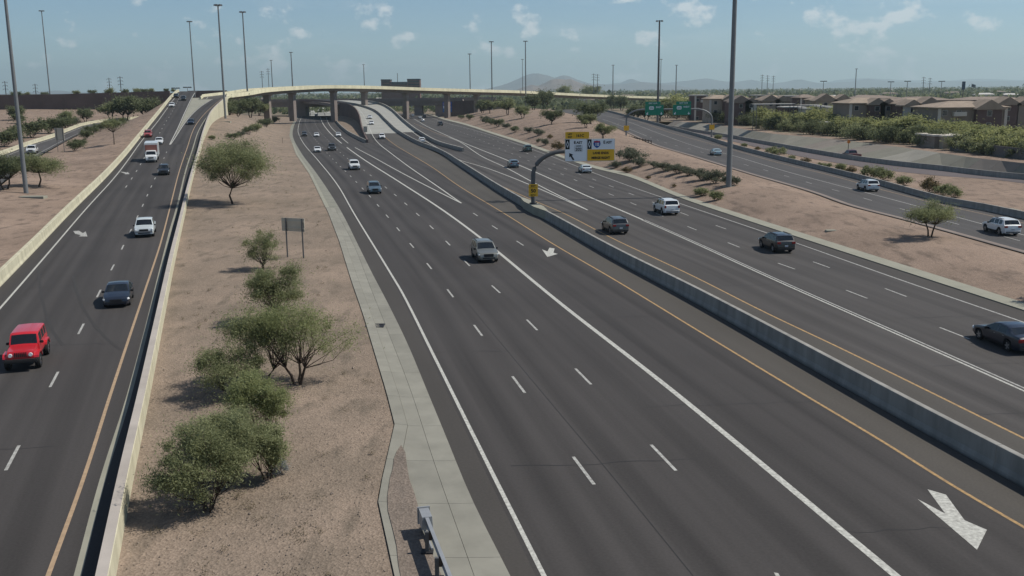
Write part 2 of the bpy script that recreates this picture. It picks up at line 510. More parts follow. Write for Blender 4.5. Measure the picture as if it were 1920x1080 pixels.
R2 = Ln([(1920,643),(1702,557),(1659.6,541),(1564,505),(1530.5,493),(1363,430),(1343,423),(1140,347),(1107,334),(1054,314),(1031,305),(960,276),(900,251),(860,237),(810,222)])
E2 = Ln([(1920,604.5),(1669,518),(1511,462),(1300,390),(1175,347),(1025,290),(975,272),(925,255),(875,240),(835,230),(810,221)])
G1 = Ln([(1920,583),(1511,450),(1365,402),(1280,373),(1182,333),(1115,316),(987,272),(925,252),(870,234),(835,225),(810,217)])
G2 = Ln([(1920,569),(1511,440),(1365,394),(1280,366),(1182,327),(1115,311),(987,267.5),(925,248.5),(870,231),(835,222.5),(810,215)])
HB1 = Ln([(684,268),(666,259),(652,251),(638.5,239.6),(628,227),(620,217)])
HB0 = Ln([(688,262),(680,242),(673,215),(662,202),(645,196),(609,191.5)], z=zh)
HB2 = Ln([(862,283),(854.6,283),(820,270.5),(786,251),(763,234),(740,213),(735,208.6),(712,196),(677.5,189.7),(655,188)], z=zh)
# right-hand frontage carriageway
F0 = Ln([(1920,475),(1704,415),(1580,382),(1525,362),(1400,325),(1300,294),(1222,270),(1170,246),(1130,230),(1080,216),(1040,207)], z=zf)
FW1 = Ln([(1920,441),(1800,409),(1720,387),(1580,350),(1475,322),(1375,292),(1312,277),(1240,252),(1182,230),(1127,215),(1080,206)], z=zf)
FD = Ln([(1905,450),(1687,391),(1606,368),(1537,349),(1480,332),(1427,317),(1382,305),(1344,294),(1307,283),(1275,275),(1245,267),(1200,250)], z=zf)
FW2 = Ln([(1863,406),(1735,377),(1650,355),(1580,335),(1440,300),(1375,281),(1312,264),(1240,243),(1182,223)], z=zf)
FB = Ln([(1920,411),(1840,394),(1765,380),(1615,338),(1440,294.5),(1375,277),(1325,261),(1250,240),(1182,221),(1137,209),(1080,201)], z=zf)
# the farther road, its barrier and the concrete slope
P0 = Ln([(1920,344),(1865,337),(1765,330),(1615,313),(1440,281),(1360,262),(1300,252),(1255,243)])
P1 = Ln([(1920,337),(1865,332),(1765,320),(1690,312),(1580,297),(1440,272),(1360,257),(1300,247),(1255,240)])
PS = Ln([(1920,307),(1815,295),(1690,277),(1565,262),(1440,250),(1350,236),(1255,226)], z=2.4)
# left ramp
RW = Ln([(0,578),(154,400),(225,320),(265,265),(300,222),(325,187)], z=zr)
RBL = Ln([(0,538.5),(130.6,402),(225,305),(272,247),(300,212),(323,183)], z=zr)       # foot of the left barrier
RD = Ln([(33.7,839),(107,701),(157,607),(191,539),(216.6,491),(235.5,452),(265,391),(284,349),(305,302),(314.5,280)], z=zr)
RD2 = Ln([(257,319),(280,280),(295,257),(310,230),(318,218),(330,195),(335,185)], z=zr)
RGL = Ln([(318,271),(346,212),(360,183)], z=zr)
RGR = Ln([(319.5,271),(350,226),(375,201),(400,185)], z=zr)
RY = Ln([(90,1080),(151,913),(207,740),(233,661),(270.7,548),(299,463),(316,400),(335,325),(350,280),(367,235),(390,207),(420,182.5)], z=zr)
RG = Ln([(138,1080),(185,905),(233,756),(265,640),(300,500),(318,430),(327,400),(347,320),(360,280),(373,242),(393,212),(424,184)], z=zr)
RBR = Ln([(180,1080),(222,890),(258,740),(290,600),(320,470),(338,400),(356,330),(368,290),(383,237),(396,207),(428,178)], z=up(zr, 0.85))   # top of the right barrier
# left frontage road
QB = Ln([(18,286),(58,271),(100,257.5),(133,244),(167,233),(191,229),(235,225)], z=2.0)
QR = Ln([(20,330),(60,300),(95,280),(124,264),(160,248),(190,240),(240,231)], z=2.0)
zq = flat([(0, 0.0), (90, 0.3), (160, 1.6), (220, 2.2), (350, 4.6), (480, 8.3)])
QB = Ln([(18,286),(58,271),(100,257.5),(133,244),(167,233),(191,229),(235,225)], z=zq)
QR = Ln([(20,330),(60,300),(95,280),(124,264),(160,248),(190,240),(240,231)], z=zq)

# ------------------------------------------------------------------ ground and terrain
def wob(p, amp=0.25, f=0.09):
    from mathutils import noise
    return amp * noise.noise(Vector((p.x * f, p.y * f * 0.7, 3.1)))

def sm(t): return t * t * (3 - 2 * t)

big = 26000.0
gv = [(-big, -60, -0.9), (big, -60, -0.9), (big, 700, -0.9), (-big, 700, -0.9), (big, big, -0.9), (-big, big, -0.9)]
ground = ob("ground", mesh("ground", gv, [(0, 1, 2, 3), (3, 2, 4, 5)], m_plain), kind='structure')

# dirt slope between the ramp and the highway
wh = flat([(0, 0.0), (190, 0.0), (300, 2.4), (360, 4.6), (400, 7.0)])
aw = [(RBR.off(0.28).x(Y), Y, 0) for Y in ys(9, 385, 0.05)] + [(-126, 425, 0), (-150, 470, 0), (-190, 560, 0), (-215, 660, 0)]
AL = Ln(world=aw, z=lambda Y: (zr(Y) - wh(Y)) if Y < 400 else max(3.0, 6.6 - (Y - 400) * 0.04))
L1z = L1.off(0.0, 0.07)
strip("terrain", AL, L1z, 9, 650, m_dirt, nx=22,
      zmix=lambda t, Y, a, b, w: b + (a - b) * sm(1 - t),
      bump=lambda p, t, w: 4 * t * (1 - t) * wob(p, 0.28) - 0.1 * (0 < t < 1) * 0.3)
# dirt left of the ramp, and beyond the left frontage road
strip("terrain", QR.off(0.3), RBL.off(-0.75), 12, 470, m_dirt2, nx=16,
      zmix=lambda t, Y, a, b, w: a + (b - a) * sm(t) - 0.05,
      bump=lambda p, t, w: 4 * t * (1 - t) * wob(p, 0.4))
QF = Ln(world=[(-220, 60, 0), (-330, 300, 0), (-420, 500, 0)], z=lambda Y: zq(Y) * 1.05 + 0.3)
strip("terrain", QF, QB.off(-0.3), 40, 490, m_dirt2, nx=14,
      bump=lambda p, t, w: 4 * t * (1 - t) * wob(p, 0.7))
# dirt between the highway and the frontage road, a low mound
def mound(t, Y, a, b, w):
    return a + (b - a) * sm(t) + (0.25 + min(2.6, 0.010 * max(0, Y - 30))) * (4 * t * (1 - t)) ** 1.2
strip("terrain", G2.off(0.0, 0.07), F0.off(-0.35, up(zf, 0.02)), 12, 560, m_dirt2, nx=20, zmix=mound,
      bump=lambda p, t, w: 4 * t * (1 - t) * wob(p, 0.35, 0.12))
# between frontage barrier and the far road
strip("terrain", FB.off(0.4), P0.off(-0.3, 0.02), 30, 480, m_dirt2, nx=8, bump=lambda p, t, w: 4 * t * (1 - t) * wob(p, 0.3))
PS2 = PS.off(4.5, 2.5)
strip("terrain", PS.off(0.02, 2.42), PS2, 60, 420, m_dirt2, nx=2)
PF = Ln(world=[(330, 60, 0), (330, 900, 0)], z=1.6)
strip("terrain", PS2, PF, 60, 420, m_plain, nx=10)
strip("terrain", Ln(world=[(XA(1225, 420), 420, 0), (XA(1050, 720), 720, 0)], z=1.4), PF, 420, 720, m_plain, nx=6)

# ------------------------------------------------------------------ road sheets
WLS = []
road_w = strip("road", L3.off(-0.25), Y1.off(-0.1), 10, 296, m_lane, nx=4)
shoulder = strip("road_shoulder", L2, L3.off(-0.25), 10, 640, m_should)
strip("road_shoulder", Y1.off(-0.1), ML, 10, 345, m_mshould)
road_w2 = strip("road", L3.off(-0.25), HB1, 296, 655, m_lane, nx=3)
WA = Ln(world=[G(553.5, 216.5), G(557, 208), G(566, 199.5)]); WB = Ln(world=[G(622, 216.5), G(617, 208), G(606, 199.5)])
strip("road", WA, WB, 655, 1000, m_deck, nx=3)
for f_ in (.22, .42, .62, .82):
    wl = Ln(world=[(WA.x(q) + (WB.x(q) - WA.x(q)) * f_, q, 0) for q in (650, 720, 800, 900, 1000)])
    WLS.append(wl)
road_e = strip("road", Y2.off(0.1), E2.off(0.25), 10, 252, m_lane2, nx=4)
strip("road_shoulder", MR, Y2.off(0.1), 10, 345, m_mshould)
road_e2 = strip("road", HB2.off(0.5, 0.0), E2.off(0.25), 252, 700, m_lane2, nx=3)
strip("road_shoulder", E2.off(0.25), G1, 10, 700, m_should)
strip("road", HB0.off(0.02), Y1.off(-0.1), 296, 338, m_lane)
strip("road", Y2.off(0.1), HB2.off(0.02), 252, 345, m_lane)
deckl = strip("road_deck", HB0.off(0.02), ML.off(0.0), 338, 640, m_deck, nx=2)
deckr = strip("road_deck", MR, HB2.off(0.02), 345, 640, m_deck, nx=2)
# the ground that fills the raised decks is seen as a dirt wedge between the lanes
strip("terrain", HB1.off(0.3, 0.25), HB0.off(-0.5, up(lambda Y: 0.25 * zh(Y), 0.2)), 299, 548, m_dirt, nx=5)
# frontage and far road
road_f = strip("road", F0, FB, 30, 560, m_front, nx=3, dz=0.02)
strip("road", P0, P1, 60, 480, m_far, nx=2, dz=0.02)
road_q = strip("road", QB, QR, 100, 470, m_front, nx=2, dz=0.0)
# ramp
road_r = strip("road", RBL, RG, 10, 232, m_lane, nx=4, dz=0.0)
RGm = Ln(world=[(0.5 * (RGL.x(Y) + RGR.x(Y)), Y, 0) for Y in (225, 230, 240)], z=zr)
road_r2 = strip("road", RBL, RGL.off(0.25), 232, 470, m_lane, nx=2)
strip("road", RGR.off(-0.25), RG, 232, 398, m_lane, nx=2)
strip("road_gore", RGL.off(0.25), RGR.off(-0.25), 232, 398, m_conc_b, dz=-0.02)
strip("road_shoulder", RG, RG.off(0.24), 10, 398, m_conc_b, dz=0.0)
strip("road_shoulder", RG.off(0.24), RBR.off(0.0, zr), 10, 398, m_lane, dz=0.0)
ob("embankment", MB().box(-460, -176, 563, 640, -1, 15.6).me("embankment", m_dirt2), kind='structure')

# ------------------------------------------------------------------ painted lines: each a sheet 6 mm above the road, parts of their road
def ribbon(ln, w, Ya, Yb, mt, parent, name="edge_line", dz=0.006):
    V = []; Fc = []
    for i, Y in enumerate(ys(Ya, Yb, 0.02)):
        p, n = ln.p(Y, dz), ln.n(Y)
        V += [p - n * w / 2, p + n * w / 2]
        if i: Fc.append((2*i-2, 2*i-1, 2*i+1, 2*i))
    return ob(name, mesh(name, V, Fc, mt), parent)

def dashes(ln, Yfar, Ya, Yb, mt, parent, w=0.14, ln_=3.05, gap=9.14, name="lane_dash"):
    def one(Yb_):
        V = []
        Yc = Yb_
        t = ln.t(Yc)
        Yn = Yc - ln_ * t.y
        for Y in (Yn, Yc):
            p, n = ln.p(Y, 0.007), ln.n(Y)
            V += [p - n * w / 2, p + n * w / 2]
        ob(name, mesh(name, V, [(0, 1, 3, 2)], mt), parent)
    Y = Yfar
    while Y > Ya:
        one(Y); Y -= (ln_ + gap) * ln.t(Y).y
    Y = Yfar + (ln_ + gap) * ln.t(Yfar).y
    while Y < Yb:
        one(Y); Y += (ln_ + gap) * ln.t(Y).y

gy = lambda px, py, z=0.0: G(px, py, z).y
GT = gy(865, 381)          # tip of the left gore
ribbon(L3, 0.17, 10, 640, m_white, road_w)
ribbon(SO, 0.30, 10, 640, m_white, road_w)
ribbon(Y1, 0.15, 10, 345, m_yellow, road_w)
ribbon(GA, 0.22, GT, 620, m_white, road_w, "gore_line")
ribbon(GB, 0.22, GT, 560, m_white, road_w, "gore_line", dz=0.012)
dashes(D1, gy(1074.9, 856.5), 14, 620, m_whited, road_w)
dashes(D2, gy(1220.6, 833.8), 14, 620, m_whited, road_w)
dashes(DH, gy(968, 452), 98, 135, m_whited, road_w)
ribbon(Ln([(1020,740),(1149,894),(1298,1078),(900,596)]), 0.035, 22, 70, m_tar, road_w, "tar_joint", dz=0.004)
ribbon(Y2, 0.15, 10, 252, m_yellow, road_e)
for wl in WLS: ribbon(wl, 0.5, 660, 980, m_lane, road_w2, 'lane_line')
GT2 = gy(1102, 394)
ribbon(C1, 0.22, GT2, 500, m_white, road_e, "gore_line", dz=0.012)
ribbon(DD1, 0.22, GT2, 330, m_white, road_e, "gore_line")
ribbon(DD1, 0.16, 331, 480, m_yellowp, road_e)
ribbon(S2.off(-0.12), 0.15, 10, 115, m_white, road_e)
ribbon(S2.off(0.20), 0.13, 10, 115, m_whited, road_e)
ribbon(S2, 0.28, 115, 560, m_white, road_e)
ribbon(E2, 0.16, 10, 680, m_whited, road_e)
dashes(R1, gy(1762, 614), 30, 520, m_whited, road_e)
dashes(R2, gy(1659.6, 541), 30, 520, m_whited, road_e)
ribbon(FW1, 0.17, 40, 520, m_whited, road_f, dz=0.028)
ribbon(FW2, 0.13, 60, 420, m_yellowp, road_f, dz=0.028)
FDz = FD.off(0.0, up(zf, 0.022))
dashes(FDz, gy(1687, 391), 50, 300, m_whited, road_f)
ribbon(FDz, 0.16, 300, 420, m_whited, road_f, dz=0.006)
ribbon(F0.off(0.55), 0.7, 40, 320, m_girder, road_f, "worn_edge", dz=0.024)
ribbon(RW, 0.17, 25, 430, m_white, road_r)
ribbon(RY, 0.16, 10, 398, m_yellowp, road_r)
dashes(RD, gy(157, 607), 20, gy(319, 270, zr) - 6, m_whited, road_r)
dashes(RD2, gy(257, 319, zr), 150, 420, m_whited, road_r2)
GT3 = gy(319, 271, zr)
ribbon(RGL, 0.22, GT3, 440, m_white, road_r2, "gore_line")
ribbon(RGR, 0.22, GT3, 398, m_white, road_r2, "gore_line", dz=0.01)
ribbon(QB.off(1.2), 0.13, 110, 460, m_white, road_q)
ribbon(QR.off(-1.0), 0.13, 110, 460, m_whited, road_q)
# skid marks on the ramp
for pts in ([(228,400+0),(140,500),(150,560),(175,615),(215,650)], ):
    pass
for k, pts in enumerate(([(137,517),(143,545),(155,577),(178,612),(205,640),(226,656)], [(72,505),(76,545),(85,585),(98,620),(118,648)])):
    w = [G(a, b) for a, b in pts]
    V = []; Fc = []
    for i, p in enumerate(w):
        t = (w[min(i+1, len(w)-1)] - w[max(i-1, 0)]).normalized(); n = Vector((t.y, -t.x, 0))
        V += [p - n * 0.10 + Vector((0, 0, .005)), p + n * 0.10 + Vector((0, 0, .005))]
        if i: Fc.append((2*i-2, 2*i-1, 2*i+1, 2*i))
    ob("tyre_mark", mesh("tyre_mark", V, Fc, m_skid), road_r)

rc = random.Random(23)
def crack(ln_a, f0, f1, ln_b, Y, parent):
    V = []; Fc = []; n = 9
    for i in range(n + 1):
        t = f0 + (f1 - f0) * i / n
        a, b = ln_a.p(Y), ln_b.p(Y)
        p = a.lerp(b, t) + Vector((0, rc.uniform(-.16, .16) + 1.1 * t, .0035)); w = rc.uniform(.012, .035)
        V += [p - Vector((0, w, 0)), p + Vector((0, w, 0))]
        if i: Fc.append((2*i-2, 2*i, 2*i+1, 2*i-1))
    ob("crack_seal", mesh("crack_seal", V, Fc, m_tar), parent)
for Yc, f0, f1 in ((22, .55, .98), (27, .02, .22), (31, .62, .9), (38, .05, .5), (45, .5, 1.0), (56, .0, .34), (64, .6, .97), (79, .1, .6), (95, .4, .95)):
    crack(L3, f0, f1, Y1, Yc, road_w)
for Yc, f0, f1 in ((44, .0, .3), (52, .2, .7), (63, .5, 1.0), (75, .0, .4), (92, .3, .9)):
    crack(Y2, f0, f1, E2, Yc, road_e)
for Yc, f0, f1 in ((40, .2, .8), (58, .5, 1.0), (77, .1, .6)):
    crack(RW, f0, f1, RY, Yc, road_r)
# lane arrows, flat paint
def arrow(pts, parent, z=0.0, name="lane_arrow", mt=None):
    V = [G(a, b, z) + Vector((0, 0, 0.009)) for a, b in pts]
    bm = bmesh.new()
    f = bm.faces.new([bm.verts.new(v) for v in V])
    bmesh.ops.triangulate(bm, faces=[f])
    bmesh.ops.recalc_face_normals(bm, faces=bm.faces)
    for f in bm.faces:
        if f.normal.z < 0: f.normal_flip()
    me = bpy.data.meshes.new(name); bm.to_mesh(me); bm.free(); me.materials.append(mt or m_white)
    ob(name, me, parent)
o8 = lambda x, y: (1440 + x / 3.177, 740 + y / 3.177)
arrow([o8(950,565), o8(1060,597), o8(1172,750), o8(1304,806), o8(1245,925), o8(890,622), o8(1056,710)], road_w)
o5 = lambda x, y: (840 + x / 3.177, 400 + y / 3.177)
arrow([o5(605,205), o5(635,210), o5(628,235), o5(654,242), o5(592,260), o5(560,215), o5(592,228)], road_w)
o1 = lambda x, y: (x / 3.177, 400 + y / 3.177)
arrow([o1(436,106), o1(470,104), o1(494,118), o1(510,108), o1(521,138), o1(470,138), o1(482,130), o1(448,122)], road_r, zr, mt=m_whited)
oz = lambda x, y: (x / 4, 130 + y / 4)
arrow([oz(898,768), oz(930,770), oz(950,775), oz(958,770), oz(972,786), oz(935,787), oz(940,783)], road_r, zr, mt=m_whited)
arrow([o8(35,1060), o8(60,1065), o8(90,1110), o8(60,1110)], road_w)

# ------------------------------------------------------------------ concrete gutter: slabs with open joints
gut = ob("gutter_bed", None, kind='structure')
strip("gutter_base", L1, L2, 10, 640, m_conc, dz=-0.05, parent=gut)
slabm = [mat("slab_%d" % i, tuple(c * k for c in (0.25, 0.243, 0.205)), 0.9, var=0.2, scale=0.7, detail=8, bump=0.1, bscale=9) for i, k in enumerate((1.0, 0.94, 1.06))]
def slab(a, b, Ya, Yb, za, zb, name, g=0.008):
    V = []
    for Y in (Ya + g, (Ya + Yb) / 2, Yb - g):
        pa, pb = a.p(Y), b.p(Y)
        d = (pb - pa).normalized() * g
        for p, z in ((pa + d, za), (pb - d, zb)):
            V.append((p.x, p.y, z)); V.append((p.x, p.y, z - 0.12))
    Fc = []
    for j in (0, 1):
        q = j * 4
        Fc += [(q, q+2, q+6, q+4), (q, q+4, q+5, q+1), (q+2, q+3, q+7, q+6)]
    Fc += [(0, 1, 3, 2), (8, 10, 11, 9)]
    ob(name, mesh(name, V, Fc, slabm[random.randrange(3)]), gut)
LC = L1.off(0.62, 0.0)          # inner edge of the kerb strip
Y = 12.6
while Y < 128:
    Yn = Y + 4.35
    # kerb strip raised along the dirt, then two rows of slabs
    bm_z = 0.13
    slab(L1.off(0.02), LC, Y, Yn, bm_z, bm_z - 0.05, "kerb_slab")
    if LM.x(Y) - LC.x(Y) > 0.25: slab(LC, LM, Y, Yn, 0.05, 0.012, "slab")
    slab(LM, L2, Y, Yn, 0.012, 0.022, "slab")
    Y = Yn
strip("gutter_run", L1, L2, Y, 640, m_conc, dz=0.02, parent=gut)
strip("gutter_kerb", L1, L1.off(0.5), Y, 300, m_conc_b, dz=0.12, parent=gut)
# grate
gp = G(703, 611, 0.03)
gt = thing("drain_grate", gp, "dark iron drain grate set in the pale concrete gutter", "grate")
fr = MB()
fr.box(-.62, .62, -.5, -.44, 0, .04).box(-.62, .62, .44, .5, 0, .04).box(-.62, -.56, -.44, .44, 0, .04).box(.56, .62, -.44, .44, 0, .04)
ob("frame", fr.me("frame", m_dark), gt)
gb = MB().box(-.018, .018, -.44, .44, 0, .035).me("bar", m_dark)
for i in range(12): ob("bar", gb, gt, (-.52 + i * .095, 0, 0))
ob("pit", MB().box(-.56, .56, -.44, .44, -.015, .006).me("pit", m_sblack), gt)
# soil washed over the slabs by the guardrail
o4 = lambda x, y: (480 + x / 3.177, 740 + y / 3.177)
arrow([o4(865,300), o4(890,345), o4(896,400), o4(912,500), o4(945,590), o4(972,690), o4(985,790), o4(1030,900), o4(1075,1010), o4(1110,1085), o4(1120,1300),
       o4(880,1300), o4(862,1080), o4(848,1010), o4(838,900), o4(815,800), o4(786,690), o4(783,610), o4(792,540), o4(800,490), o4(815,440), o4(822,380), o4(840,335)], gut, 0.125, "soil_patch", m_patch)

# right-hand kerb of the far carriageway
kr = ob("kerb", None, kind='structure')
strip("kerb_run", G1, G2, 10, 660, m_conc_b, dz=0.07, parent=kr)
ob("kerb_face", sweep(G1, [(-0.02, -0.1), (0.02, -0.1), (0.02, 0.069), (-0.02, 0.069)], 10, 300, m_conc, "kerb_face"), kr)

# ------------------------------------------------------------------ barriers and walls (things)
def jersey(h, tw, bw):
    return [(-bw, -0.3), (bw, -0.3), (bw, 0.08), (bw * 0.72, 0.30), (tw, h - 0.02), (tw - 0.02, h), (-tw + 0.02, h), (-tw, h - 0.02), (-bw * 0.72, 0.30), (-bw, 0.08)]
def barrier(ln, prof, Ya, Yb, mt, label, name="concrete_barrier", seg=None, part="segment"):
    t = ob(name, None, None, None, label, "barrier")
    Ys = [Ya]
    while Ys[-1] < Yb:
        st = (seg or 9.1) * (1 if Ys[-1] < 160 else 4)
        Ys.append(min(Yb, Ys[-1] + st))
    if len(Ys) > 2 and Ys[-1] - Ys[-2] < 3: Ys.pop(-2)
    for a, b in zip(Ys[:-1], Ys[1:]):
        ob(part, sweep(ln, prof, a + 0.012, b - 0.012, mt, part, 0.03), t)
    return t
barrier(MC, jersey(1.0, 0.15, 0.22), 10, 620, m_barr, "long grey concrete median barrier between the two directions of the highway")
RB_ = barrier(RBR.off(0.15, zr), [(-0.22, -0.4), (0.24, -0.4), (0.20, 0.83), (0.17, 0.85), (-0.17, 0.85), (-0.20, 0.4)], 9, 392, m_cream,
        "cream concrete barrier along the right edge of the left-hand ramp, beside the trees")
cap = ob("barrier_cap", sweep(RBR.off(0.15, zr), [(-.175, .852), (.175, .852), (.175, .872), (-.175, .872)], 9, 392, m_pink, "barrier_cap"), RB_)
barrier(RBL.off(-0.32, zr), jersey(1.0, 0.17, 0.32), 16, 462, m_cream, "sunlit pale concrete barrier along the far left edge of the ramp")
barrier(FB.off(0.15), jersey(0.86, 0.13, 0.18), 30, 560, m_barr, "grey concrete barrier on the far side of the right frontage road")
barrier(P1.off(0.2), [(-0.22, -0.3), (0.22, -0.3), (0.16, 0.95), (-0.16, 0.95)], 60, 470, m_barr, "dark grey concrete barrier at the foot of the concrete slope")
barrier(QB.off(-0.2), jersey(0.95, 0.15, 0.3), 100, 460, m_cream, "pale curved barrier along the small road at far left")
barrier(HB1.off(0.3), jersey(1.0, 0.15, 0.3), 298, 640, m_barr, "concrete barrier curving under the bridge beside the dirt wedge")
# ramp retaining wall (cream, right side) under the ramp barrier
def wall_between(ln, ztop, zbot, Ya, Yb, th, mt, name, label, cat="wall"):
    V = []; Fc = []
    Ys = ys(Ya, Yb, 0.03)
    for Y in Ys:
        p, n = ln.p(Y), ln.n(Y)
        for u in (0, th):
            for z in (zbot(Y), ztop(Y)):
                q = p + n * u; V.append((q.x, q.y, z))
    for j in range(len(Ys) - 1):
        q = j * 4
        for a, b in ((0, 1), (1, 3), (3, 2), (2, 0)): Fc.append((q+a, q+b, q+4+b, q+4+a))
    Fc += [(0, 2, 3, 1), tuple(len(V) - 4 + k for k in (0, 1, 3, 2))]
    return ob(name, mesh(name, V, Fc, mt), None, None, label, cat)
wall_between(RBR.off(0.02, zr), up(zr, -0.38), lambda Y: zr(Y) - wh(Y) - 1.0, 200, 392, 0.3, m_cream, "retaining_wall", "cream retaining wall holding up the ramp where the flyover begins")
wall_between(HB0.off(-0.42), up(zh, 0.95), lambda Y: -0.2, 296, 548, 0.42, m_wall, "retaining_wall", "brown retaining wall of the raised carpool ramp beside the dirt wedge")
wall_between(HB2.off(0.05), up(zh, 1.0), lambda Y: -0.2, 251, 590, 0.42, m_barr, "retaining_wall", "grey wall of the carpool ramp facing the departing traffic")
# brown wall of the crossing freeway, far left
def wall_px(pts, Y, zb, th, mt, label, name="embankment_wall"):
    t = ob(name, None, None, None, label, "wall")
    w = [(AT(a, b, Y), z) for (a, b), z in zip(pts, zb)]
    for (p, z0), (q, z1) in zip(w[:-1], w[1:]):
        V = [(p.x, Y, z0), (q.x - .03, Y, z1), (q.x - .03, Y, q.z), (p.x, Y, p.z), (p.x, Y+th, z0), (q.x - .03, Y+th, z1), (q.x - .03, Y+th, q.z), (p.x, Y+th, p.z)]
        ob("panel", mesh("panel", V, [(0,1,2,3),(7,6,5,4),(3,2,6,7),(0,4,5,1),(0,3,7,4),(1,5,6,2)], mt), t)
    return t
wall_px([(-120,182),(-60,181),(0,180),(40,178.6),(80,177.3),(120,176.2),(160,175),(200,174),(240,172.8),(280,171.6),(318,170.5)], 474, [7.0] * 11, 0.6, m_wall, "long brown embankment wall at far left under the skyline")
wall_px([(352,170.2),(375,170),(400,169.6),(425,169.4)], 560, [9.0] * 4, 0.6, m_wall, "short brown wall behind the start of the flyover")

# concrete slope panels, far right
sl = ob("slope_paving", None, None, None, "pale concrete paved slope beyond the right frontage roads", "paved slope")
pm = [mat("slope_%d" % i, c, 0.9, var=0.18, scale=0.25, detail=7) for i, c in enumerate(((0.225, 0.213, 0.175), (0.20, 0.192, 0.155), (0.21, 0.185, 0.158), (0.265, 0.252, 0.215)))]
Y = 70.0
while Y < 400:
    st = 5.5 if Y < 180 else 11
    Yn = min(Y + st, 400)
    V = []
    for q in (Y + .02, Yn - .02):
        a, b = P1.off(0.55).p(q), PS.p(q)
        V += [(a.x, a.y, 0.25), (b.x, b.y, 2.5), (a.x, a.y, 0.05), (b.x, b.y, 2.3)]
    ob("panel", mesh("panel", V, [(0,1,5,4),(2,6,7,3),(0,4,6,2),(1,3,7,5),(0,2,3,1),(4,5,7,6)], pm[random.choice((0, 0, 1, 1, 2, 3))]), sl)
    Y = Yn

# ------------------------------------------------------------------ flyover
fp = []
for Yq in (388, 396, 404):
    q = RBR.off(-4.75, zr).p(Yq); fp.append(q)
for px, Yq, z in ((447,428,14.75),(480,455,15.9),(520,475,16.6),(560,490,17.1),(600,503,17.5),(650,518,17.4),(700,535,17.0),(760,556,16.3),(800,570,15.8),(880,602,14.9),(960,640,13.9),(1030,680,12.4),(1100,720,10.7),(1200,775,8.6),(1340,850,6.1),(1420,900,4.6)):
    fp.append(Vector((XA(px, Yq, z), Yq, z)))
# smooth the path (Catmull-Rom)
sp = []
for i in range(len(fp) - 1):
    p0, p1, p2, p3 = fp[max(i-1, 0)], fp[i], fp[i+1], fp[min(i+2, len(fp)-1)]
    for k in range(6):
        t = k / 6
        sp.append(0.5 * ((2*p1) + (p2-p0)*t + (2*p0-5*p1+4*p2-p3)*t*t + (3*p1-p0-3*p2+p3)*t**3))
sp.append(fp[-1])
fly = ob("flyover_bridge", None, None, None, "long curved cream flyover ramp sweeping across the background on tall columns", "bridge")
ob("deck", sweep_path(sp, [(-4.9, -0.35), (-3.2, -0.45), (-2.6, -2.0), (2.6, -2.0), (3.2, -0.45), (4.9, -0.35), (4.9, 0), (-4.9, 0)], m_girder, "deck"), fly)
ob("parapet", sweep_path(sp, [(4.6, -0.55), (4.95, -0.55), (4.95, 1.1), (4.6, 1.1)], m_cream_lit, "parapet"), fly)
ob("parapet", sweep_path(sp, [(-4.95, -0.55), (-4.6, -0.55), (-4.6, 1.1), (-4.95, 1.1)], m_cream_lit, "parapet"), fly)
ob("road_surface", sweep_path(sp, [(-4.6, 0.001), (4.6, 0.001), (4.6, 0.02), (-4.6, 0.02)], m_mshould, "road_surface"), fly)
ob("edge_line", sweep_path(sp, [(-3.0, 0.021), (-2.8, 0.021), (-2.8, 0.028), (-3.0, 0.028)], m_white, "edge_line"), fly)
def col_at(px):
    best = min(sp, key=lambda p: abs(960 + (p - Vector((0, 0, H))).dot(RT) / (p - Vector((0, 0, H))).dot(FW) * F_PX - px))
    return best
for i, px in enumerate((497, 549, 622, 683, 757, 833, 900)):
    p = col_at(px)
    zb = 2.4 if px < 560 else -1
    mb = MB().box(-1.5, 1.5, -1.0, 1.0, zb - 1, p.z - 2.9).add(
        [(-1.5,-1,p.z-2.9),(1.5,-1,p.z-2.9),(1.5,1,p.z-2.9),(-1.5,1,p.z-2.9),(-2.4,-1,p.z-1.99),(2.4,-1,p.z-1.99),(2.4,1,p.z-1.99),(-2.4,1,p.z-1.99)],
        [(0,1,5,4),(1,2,6,5),(2,3,7,6),(3,0,4,7),(4,5,6,7)])
    c = ob("column", mb.me("column", m_colmn), fly, (p.x, p.y, 0))
    q = sp[min(sp.index(p) + 1, len(sp) - 1)] - p
    c.rotation_euler.z = math.atan2(q.y, q.x) - math.pi / 2

# ------------------------------------------------------------------ lower bridges over the highway
def bridge(Y, depth, px0, px1, zt, zb, cols, label, zrail=1.0):
    b = ob("highway_bridge", None, None, None, label, "bridge")
    x0, x1 = XA(px0, Y), XA(px1, Y)
    n = 16
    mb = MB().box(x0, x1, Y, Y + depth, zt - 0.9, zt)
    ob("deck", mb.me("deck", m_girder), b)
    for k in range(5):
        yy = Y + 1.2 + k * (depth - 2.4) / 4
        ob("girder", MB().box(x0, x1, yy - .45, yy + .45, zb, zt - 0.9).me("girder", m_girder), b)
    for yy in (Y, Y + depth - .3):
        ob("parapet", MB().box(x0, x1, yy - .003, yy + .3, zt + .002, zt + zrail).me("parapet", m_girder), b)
    for px, w in cols:
        x = XA(px, Y + depth / 2)
        ob("pier", MB().box(x - w/2, x + w/2, Y + 2, Y + depth - 2, -1, zb - .01).me("pier", m_colmn), b)
    return b
bridge(634, 16, 470, 868, 9.7, 6.1, ((564, 9), (632, 6), (786, 5), (838, 14)), "dark lower bridge carrying the crossing freeway over the highway")
bridge(700, 16, 440, 930, 9.5, 6.2, ((560, 12), (786, 5), (850, 16)), "second lower bridge just behind the first")
wall_px([(836,190),(850,190),(866,189),(884,188.5),(905,188),(930,187.5),(956,187)], 626, [-0.5] * 7, 0.8, m_wall, "brown abutment wall right of the lower bridge")

